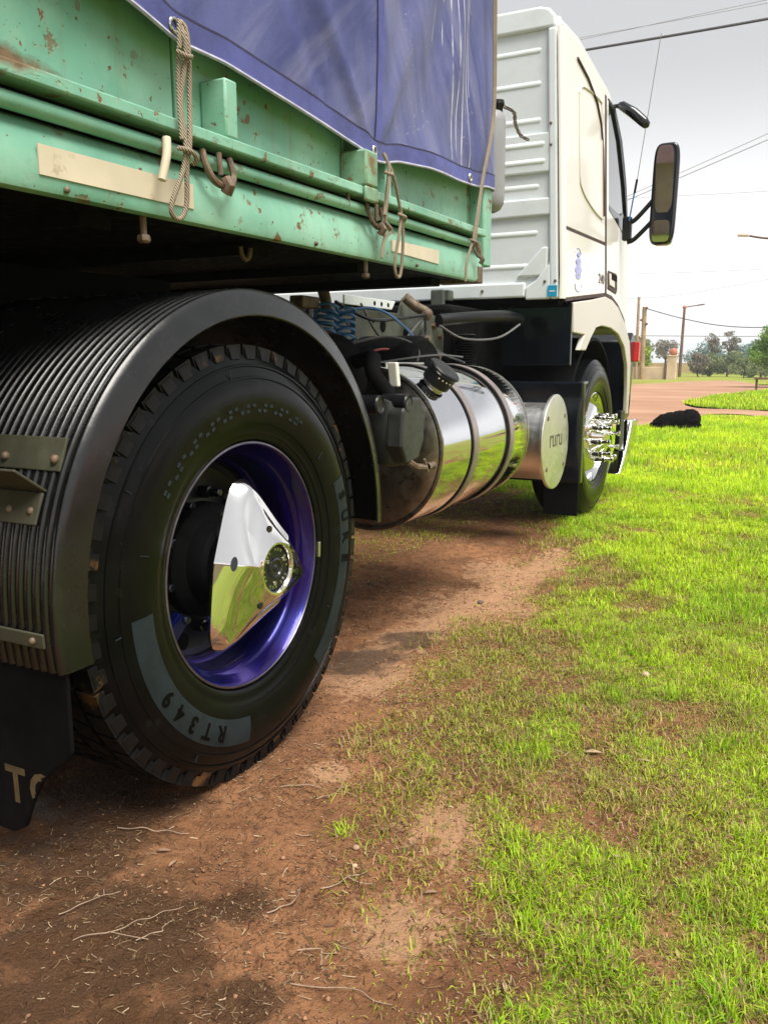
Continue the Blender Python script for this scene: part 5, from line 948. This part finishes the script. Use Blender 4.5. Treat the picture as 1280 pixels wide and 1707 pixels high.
sl2 = thing('street_lamp', (1.6, 25, 0), 'street lamp reaching in from the right edge with pale head', 'street lamp')
MB().tube([(1.6, 25, -.05), (1.6, 25, 4.0)], [.10, .07], 10).build('post', LAMPWOOD, sl2); MB().tube(smooth_path([(1.6, 25, 3.95), (.6, 25, 4.14), (-.4, 25, 4.25), (-.85, 25, 4.345)], 4), .026, 8).build('arm', LAMPWOOD, sl2)
MB().obox((-1.0, 25, 4.365), (.14, 0, -.012), (0, .06, 0), (.003, 0, .03)).build('lamp_head', PEACH, sl2, 0, .02)
def wire(pts, r, mat, label): return tag(MB().tube(smooth_path(pts, 6), r, 5).build('overhead_wire', mat), label, 'wire', 'overhead wires')
wire([(-9, 30, 11.33), (-6.456, 30, 11.33), (-1.178, 30, 11.34), (6, 30, 11.5)], .042, WIRE, 'thick black overhead cable, the boldest line near the top')
wire([(-9, 30.5, 11.9), (-6.67, 30.5, 11.92), (-1.2, 30.5, 11.97), (6, 30.5, 12.2)], .008, WIREG, 'thin grey wire just above the thick black cable')
wire([(-9, 31, 12.0), (-6.67, 31, 12.05), (-1.2, 31, 12.25), (6, 31, 12.5)], .008, WIREG, 'topmost thin grey wire in the sky')
wire([(-9, 30, 5.2), (-4.758, 30, 6.672), (-.936, 30, 8.03), (5, 30, 10.2)], .009, WIREG, 'upper of the pair of wires slanting up behind the mirror')
wire([(-9, 30, 5.1), (-4.75, 30, 6.54), (-.92, 30, 7.85), (5, 30, 9.9)], .012, WIREG, 'lower of the pair of wires slanting up behind the mirror')
wire([(-9, 32, 6.9), (-4.9, 32, 6.82), (-1.8, 32, 6.7), (3, 32, 6.6)], .006, WIREG, 'faint level wire crossing behind the lower mirror')
wire([(-9, 34, 4.5), (-5.2, 34, 4.40), (-1.9, 34, 4.36), (3, 34, 4.4)], .006, WIREG, 'faint level wire below the mirror')
wire([(-9.44, 57.3, 4.56), (-7.2, 57.3, 3.88), (-4.7, 57.3, 3.35), (-1.9, 57.3, 3.2), (4, 57.3, 3.3)], .030, WIRE, 'sagging dark wire hung from the shorter wooden pole')
wire([(-9.40, 57.3, 2.80), (-1.8, 57.3, 2.66), (4, 57.3, 2.7)], .024, WIREG, 'straight low wire just above the distant trees')
wire([(-9.0, 40, 3.95), (-5.8, 40, 3.95), (-3.0, 40, 4.25), (3, 40, 5.2)], .007, WIREG, 'faint rising wire above the wooden poles')
# wall and gate pillar
MB().box(-16, -7.95, 57.6, 57.85, -.1, .80).build('wall', PEACH, None, 0, .03); tag(bpy.data.objects['wall'], 'low peach plastered garden wall behind the wooden poles', 'wall')
gp = thing('gate_pillar', (-7.62, 57.7, 0), 'peach gate pillar topped with a terracotta ball', 'pillar')
MB().box(-7.90, -7.34, 57.45, 57.95, -.05, 1.46).build('shaft', PEACH, gp, 0, .02); MB().box(-7.94, -7.30, 57.41, 57.99, 1.46, 1.54).build('cap', PEACH, gp, 0, .02); MB().sphere((-7.56, 57.7, 1.76), .25, 16, 10).build('ball', TERRA, gp); MB().box(-8.07, -7.905, 57.5, 57.6, 0, 1.0).build('gate_post', LAMPWOOD, gp, 0, .01)
hs2 = thing('house', (17, 2, 0), 'peach house across the grass, seen only in the mirror and chrome', 'house')
MB().box(16, 24, -16, 14, -.1, 2.9).build('wall', PEACH, hs2, 0, .02)
MB().extY([(15.4, 2.85), (24.6, 2.85), (20, 4.6)], -16.6, 14.6).build('roof', TERRA, hs2, 0)
for y in (-12, -6.5, 3.5, 9.5):
    w_ = MB().box(15.95, 16.03, y - .8, y + .8, 1.0, 2.2).build('window', GLASS, hs2, 0); fq = MB().box(15.9, 15.949, y - .88, y + .88, .9, 1.0).build('sill', WHITEREAR, w_, 0); fq.location = (0, 0, 0)
MB().box(15.94, 16.02, -1.6, -.6, 0, 2.1).build('door', LAMPWOOD, hs2, 0)
hs3 = thing('house', (9, -27, 0), 'peach house behind the photographer, seen in the door mirror, widened to block low sky', 'house')
MB().box(-16, 15, -32, -26, -.1, 2.8).build('wall', PEACH, hs3, 0, .02); MB().prism([(-32.6, 2.75), (-25.4, 2.75), (-29, 4.4)], lambda y, z: (-16.6, y, z), lambda y, z: (15.6, y, z)).build('roof', LAMPWOOD, hs3, 0)  # unseen wall stretched sideways to block the bright low sky behind
MB().box(4.2, 5.2, -26.02, -25.94, 0, 2.1).build('door', LAMPWOOD, hs3, 0)
for x in (7.5, 11.5): MB().box(x - .8, x + .8, -26.02, -25.94, 1.0, 2.1).build('window', GLASS, hs3, 0)
bn = thing('roadside_bench', (-.95, 34.6, 0), 'small dark post with crossbar under the tree at right edge', 'bench')
MB().box(-1.05, -.97, 34.5, 34.6, -.02, .44).build('leg', LAMPWOOD, bn, 0, .01); MB().box(-.3, -.22, 34.5, 34.6, -.02, .44).build('leg', LAMPWOOD, bn, 0, .01); MB().box(-1.1, -.2, 34.4, 34.7, .44, .50).build('seat', LAMPWOOD, bn, 0, .01)
# trees and bushes: trunk, limbs, leaf-clump crown
def leaf_cloud(name, centres, n, size, mat, parent, seed):
    r = np.random.default_rng(seed); C = np.array([c[:3] for c in centres]); Rr = np.array([c[3] for c in centres]); w = Rr ** 2; k = r.choice(len(C), n, p=w / w.sum())
    d = r.normal(size=(n, 3)); d /= np.linalg.norm(d, axis=1)[:, None]; rad = r.uniform(.35, 1.05, n) ** .6
    P = C[k] + d * (Rr[k] * rad)[:, None] * np.array([1, 1, .85]); a = r.normal(size=(n, 3)); a /= np.linalg.norm(a, axis=1)[:, None]; b = np.cross(a, r.normal(size=(n, 3))); b /= np.linalg.norm(b, axis=1)[:, None]
    s = size * r.uniform(.5, 1.4, n)[:, None]; V = np.stack([P - a * s, P - b * s * .5, P + a * s, P + b * s * .5], 1).reshape(-1, 3)
    me = bpy.data.meshes.new(name); me.vertices.add(n * 4); me.vertices.foreach_set('co', V.astype(np.float32).ravel()); me.loops.add(n * 4); me.loops.foreach_set('vertex_index', np.arange(n * 4, dtype=np.int32)); me.polygons.add(n); me.polygons.foreach_set('loop_start', (np.arange(n) * 4).astype(np.int32)); me.update(calc_edges=True)
    cl = r.random(len(C))[k] * .55 + r.random(n) * .45; at = me.attributes.new('rnd', 'FLOAT', 'POINT'); at.data.foreach_set('value', np.repeat(cl, 4).astype(np.float32)); me.materials.append(mat); return link(name, me, parent)
def tree(name, x, y, h, w, mat, label, seed, group='distant trees', n=2600, leaf=.10, trunk=.3, cat='tree'):
    r = random.Random(seed); t = thing(name, (x, y, 0), label, cat, group); m = MB()
    th = h * trunk; m.tube([(x, y, -.05), (x + r.uniform(-.05, .05) * h, y, th), (x + r.uniform(-.08, .08) * h, y, h * .75)], [.045 * h ** .8, .03 * h ** .8, .012 * h ** .8], 7); cs = []
    for k in range(16):
        a = r.uniform(0, 2 * PI); q = r.uniform(.1, 1) ** .6; z = th + (h - th) * r.uniform(.12, .88); wz = w * .5 * math.sin(PI * min(.95, max(.12, (z - th * .6) / (h - th * .6)))) ** .6
        c = (x + wz * q * math.cos(a), y + wz * q * math.sin(a), z, r.uniform(.13, .24) * w); cs.append(c); m.tube([(x, y, th * .8 + (z - th) * .4), (c[0], c[1], c[2])], [.016 * h ** .8, .005 * h ** .8], 5)
    m.build('trunk', BARK, t); leaf_cloud('crown', cs, n, leaf, mat, t, seed + 100); return t
tree('garden_bush', -10.6, 60.5, 2.35, 2.9, LEAF_LIME, 'bright lime green bush rising over the peach wall', 1, 'garden shrubs', 2600, .10, .2, 'bush')
tree('garden_bush', -12.6, 60.5, 2.3, 2.6, LEAF_LIME, 'lime bush half hidden behind the cab front', 2, 'garden shrubs', 2000, .10, .2, 'bush')
tree('bare_tree', -12.5, 86, 3.3, 2.6, LEAF_DRY, 'greyish bare tree top behind the lime bush', 3, n=1300, leaf=.11)
tree('scrub_bush', -7.5, 70, 1.9, 1.7, LEAF_DRY, 'reddish brown scrub just right of the gate pillar', 4, 'roadside scrub', 1500, .09, .1, 'bush')
tree('scrub_bush', -6.9, 72, 1.5, 1.8, LEAF_OLIVE, 'olive scrub beneath the left blue trees', 5, 'roadside scrub', 1600, .09, .1, 'bush')
tree('distant_tree', -9.2, 92, 2.9, 4.2, LEAF_HAZED, 'hazy blue green tree directly right of the street lamp', 6, n=2600, leaf=.14)
tree('bare_tree', -8.1, 84, 3.9, 1.5, LEAF_DRY, 'thin purplish bare tree, left of the two tall ones', 7, n=900, leaf=.09, trunk=.5)
tree('bare_tree', -6.6, 84, 4.1, 1.5, LEAF_DRY, 'thin purplish bare tree, right of the two tall ones', 8, n=900, leaf=.09, trunk=.5)
tree('distant_tree', -5.6, 72, 2.2, 2.6, LEAF_OLIVE, 'bushy olive green tree in the middle of the distant row', 9, n=2600, leaf=.10, trunk=.15)
tree('distant_tree', -5.5, 88, 2.7, 3.6, LEAF_HAZED, 'pale hazy tree behind the middle of the row', 10, n=2200, leaf=.13)
tree('scrub_bush', -3.9, 66, 1.3, 1.9, LEAF_OLIVE, 'low olive scrub at the far road bend', 11, 'roadside scrub', 1600, .08, .1, 'bush')
tree('distant_tree', -3.2, 92, 4.4, 4.2, LEAF_HAZED, 'tall rounded hazy blue green tree left of the right hand tree', 12, n=3000, leaf=.14)
tree('distant_tree', -3.0, 70, 2.6, 2.6, LEAF_OLIVE, 'grey olive tree in front of the tall blue tree', 13, n=2600, leaf=.10, trunk=.15)
tree('scrub_bush', -2.4, 60, 1.5, 2.0, LEAF_OLIVE, 'tangled scrub left of the roadside bench', 14, 'roadside scrub', 1800, .08, .1, 'bush')
tree('distant_tree', -1.6, 66, 4.1, 2.6, LEAF_OLIVE, 'tall brownish olive tree at the right edge', 15, n=2600, leaf=.10)
tree('leafy_tree', -.75, 40, 2.55, 2.3, LEAF_GREEN, 'fresh green leafy tree nearest the road at right edge', 16, 'roadside trees', 3600, .075, .25)
tree('leafy_tree', .9, 43, 2.9, 2.6, LEAF_GREEN, 'green tree outside the right edge of the view', 17, 'roadside trees', 2400, .09, .25)
for k, (x, y, h, w) in enumerate(((2.5, 75, 4, 4.5), (6, 80, 4.5, 5), (10.5, 78, 4.2, 5), (-15.5, 88, 3.6, 5), (-20, 90, 4.2, 6))):
    tree('distant_tree', x, y, h, w, LEAF_OLIVE, ('olive tree of the far row beyond the right edge', 'broad olive tree further beyond the right edge', 'outermost olive tree on the right', 'olive tree hidden behind the cab', 'outermost olive tree behind the cab')[k], 20 + k, n=1800, leaf=.16)
MB().box(-30, 20, 100, 101, -.2, 1.1).build('field', pm('dry_field', (0.50, 0.36, 0.19), .95, var=.25, vs=.4), None, 0); tag(bpy.data.objects['field'], 'strip of dry straw coloured field behind the distant trees', None, kind='structure')

# ------------------------------------------------------------------ twigs, leaves, stones on the ground
def gz(x, y): return float(height(np.array([x]), np.array([y]))[0])
def twig(pts, r, label, branches=()):
    r *= .62; jr = random.Random(len(label)); q_ = []
    for i_ in range(len(pts) - 1):
        for t_ in (0, .35, .7): q_.append(tuple(pts[i_][j] + (pts[i_ + 1][j] - pts[i_][j]) * t_ + (jr.uniform(-.006, .006) if t_ and j < 2 else 0) for j in range(3)))
    pts = q_ + [pts[-1]]; m = MB(); P = [(x, y, gz(x, y) + .004 + dz) for x, y, dz in pts]; m.tube(smooth_path(P, 4), [r * (1 - .5 * i / (4 * (len(P) - 1))) for i in range(4 * (len(P) - 1) + 1)], 6)
    for b in branches: m.tube(smooth_path([(x, y, gz(x, y) + .006 + dz) for x, y, dz in b], 4), r * .6, 5)
    return tag(m.build('twig', TWIG, None, 60), label, 'twig', 'dry twigs on the dirt')
twig([(.10, .93, 0), (.15, .965, .006), (.19, 1.03, .004), (.215, 1.09, 0)], .0020, 'long pale forked twig at the lower left', [[(.15, .965, .006), (.19, .975, .004), (.225, .985, 0)]])
twig([(.205, .975, 0), (.24, 1.005, .01), (.225, 1.05, .004)], .0020, 'short bent twig crossing the long forked twig')
twig([(.50, 1.02, 0), (.58, 1.045, .006), (.665, 1.065, 0)], .0020, 'straight straw coloured stalk at the bottom centre')
twig([(.02, .97, 0), (.05, 1.02, .004), (.075, 1.07, 0)], .0020, 'short twig near the left edge of the photo')
twig([(.22, 1.55, 0), (.245, 1.60, .006), (.25, 1.66, 0)], .0020, 'small upright looking twig in the dirt right of the rear tyre', [[(.245, 1.60, .006), (.28, 1.61, .004), (.32, 1.60, 0)]])
twig([(.12, 1.55, 0), (.17, 1.59, .004), (.21, 1.60, 0)], .0026, 'dark thin twig closest to the rear tyre')
twig([(.41, 1.26, 0), (.44, 1.31, .004), (.46, 1.36, 0)], .0026, 'curved twig near the pale sand patches', [[(.44, 1.31, .004), (.47, 1.31, .002), (.49, 1.33, 0)]])
twig([(.46, 1.10, 0), (.50, 1.115, .004), (.53, 1.115, 0)], .0024, 'tiny twig just above the straw coloured stalk')
twig([(-.10, 1.24, 0), (-.02, 1.27, .004), (.05, 1.30, 0)], .0026, 'thin twig in the shade below the mud flap')
twig([(.36, 1.15, 0), (.38, 1.20, .003), (.37, 1.25, 0)], .0024, 'thin vertical twig left of the curved twig')
def dleaf(x, y, L, az, label, mat=DEADLEAF):
    z = gz(x, y) + .012; m = MB(); v = []; n = 7
    for i in range(n):
        t = i / (n - 1); w = L * .16 * math.sin(PI * min(.97, t + .03)) ** .8
        for s_ in (-1, 0, 1): v.append((x + (t - .5) * L * math.cos(az) - s_ * w * math.sin(az), y + (t - .5) * L * math.sin(az) + s_ * w * math.cos(az), z - .006 + .06 * L * abs(s_) + .06 * L * math.sin(t * 4) + (0 if s_ else -.003)))
    m.add(v, [(i * 3 + j, i * 3 + j + 1, i * 3 + j + 4, i * 3 + j + 3) for i in range(n - 1) for j in range(2)]); o = m.build('dead_leaf', mat, None, 60)
    sm = o.modifiers.new('thick', 'SOLIDIFY'); sm.thickness = .0012; return tag(o, label, 'leaf', 'dead leaves on the ground')
PALELEAF = pm('pale_leaf', (.34, .25, .15), .7, var=.2, vs=30)
dleaf(.742, 2.09, .050, .5, 'pale curled leaf lying at the grass edge, the largest one', PALELEAF); dleaf(.873, 2.085, .032, .2, 'pale leaf in the grass right of the largest leaf', PALELEAF); dleaf(.469, 1.82, .03, 1.0, 'small reddish leaf above the sand patch'); dleaf(.815, 1.175, .024, 2.0, 'greyish leaf at the bottom edge of the grass', PALELEAF)
dleaf(.90, 1.63, .026, .3, 'pale leaf deep in the lush grass', PALELEAF); dleaf(.60, 1.36, .028, .7, 'small curled brown leaf beside the lower sand patch'); dleaf(.05, 1.22, .03, .6, 'brown leaf left of the wheel in the dirt'); dleaf(.10, 1.19, .026, 1.6, 'second brown leaf beside the one left of the wheel'); dleaf(.42, 1.5, .028, 2.4, 'brown leaf between the tuft and the upper sand patch')
def stone(x, y, r, label, mat=STONE):
    bm = bmesh.new(); bmesh.ops.create_icosphere(bm, subdivisions=2, radius=r)
    for v in bm.verts: v.co *= 1 + .3 * mnoise.noise(v.co * (1.5 / r) + Vector((x * 9, y * 7, 0))); v.co.z *= .7
    me = bpy.data.meshes.new('stone'); bm.to_mesh(me); bm.free(); me.materials.append(mat); me.shade_smooth(); o = link('stone', me); o.location = (x, y, gz(x, y) + r * .35); return tag(o, label, 'stone', 'small stones')
stone(-.054, 3.34, .014, 'dark pebble on the bare dirt track'); stone(.40, 1.42, .008, 'brown pebble below the small grass tuft', pm('brown_pebble', (.34, .22, .14), .9)); stone(.43, 1.36, .006, 'pale pebble near the sand', pm('pale_pebble', (.45, .33, .22), .9)); stone(.76, 2.72, .014, 'pale stone half sunk in sparse grass', pm('pale_pebble', (.45, .33, .22), .9))

# ------------------------------------------------------------------ thin haze in the air
hz = bpy.data.materials.new('haze_air'); hz.use_nodes = True; hz.node_tree.nodes.clear()
pv = hz.node_tree.nodes.new('ShaderNodeVolumePrincipled'); pv.inputs['Density'].default_value = 0.0013; pv.inputs['Color'].default_value = (.86, .92, 1.0, 1); pv.inputs['Anisotropy'].default_value = 0.2
ho = hz.node_tree.nodes.new('ShaderNodeOutputMaterial'); hz.node_tree.links.new(pv.outputs[0], ho.inputs['Volume'])
tag(MB().box(-440, 440, -130, 720, -1.2, 14.0).build('haze', hz, None, 0), 'thin pale haze over the far trees', 'haze', kind='stuff')
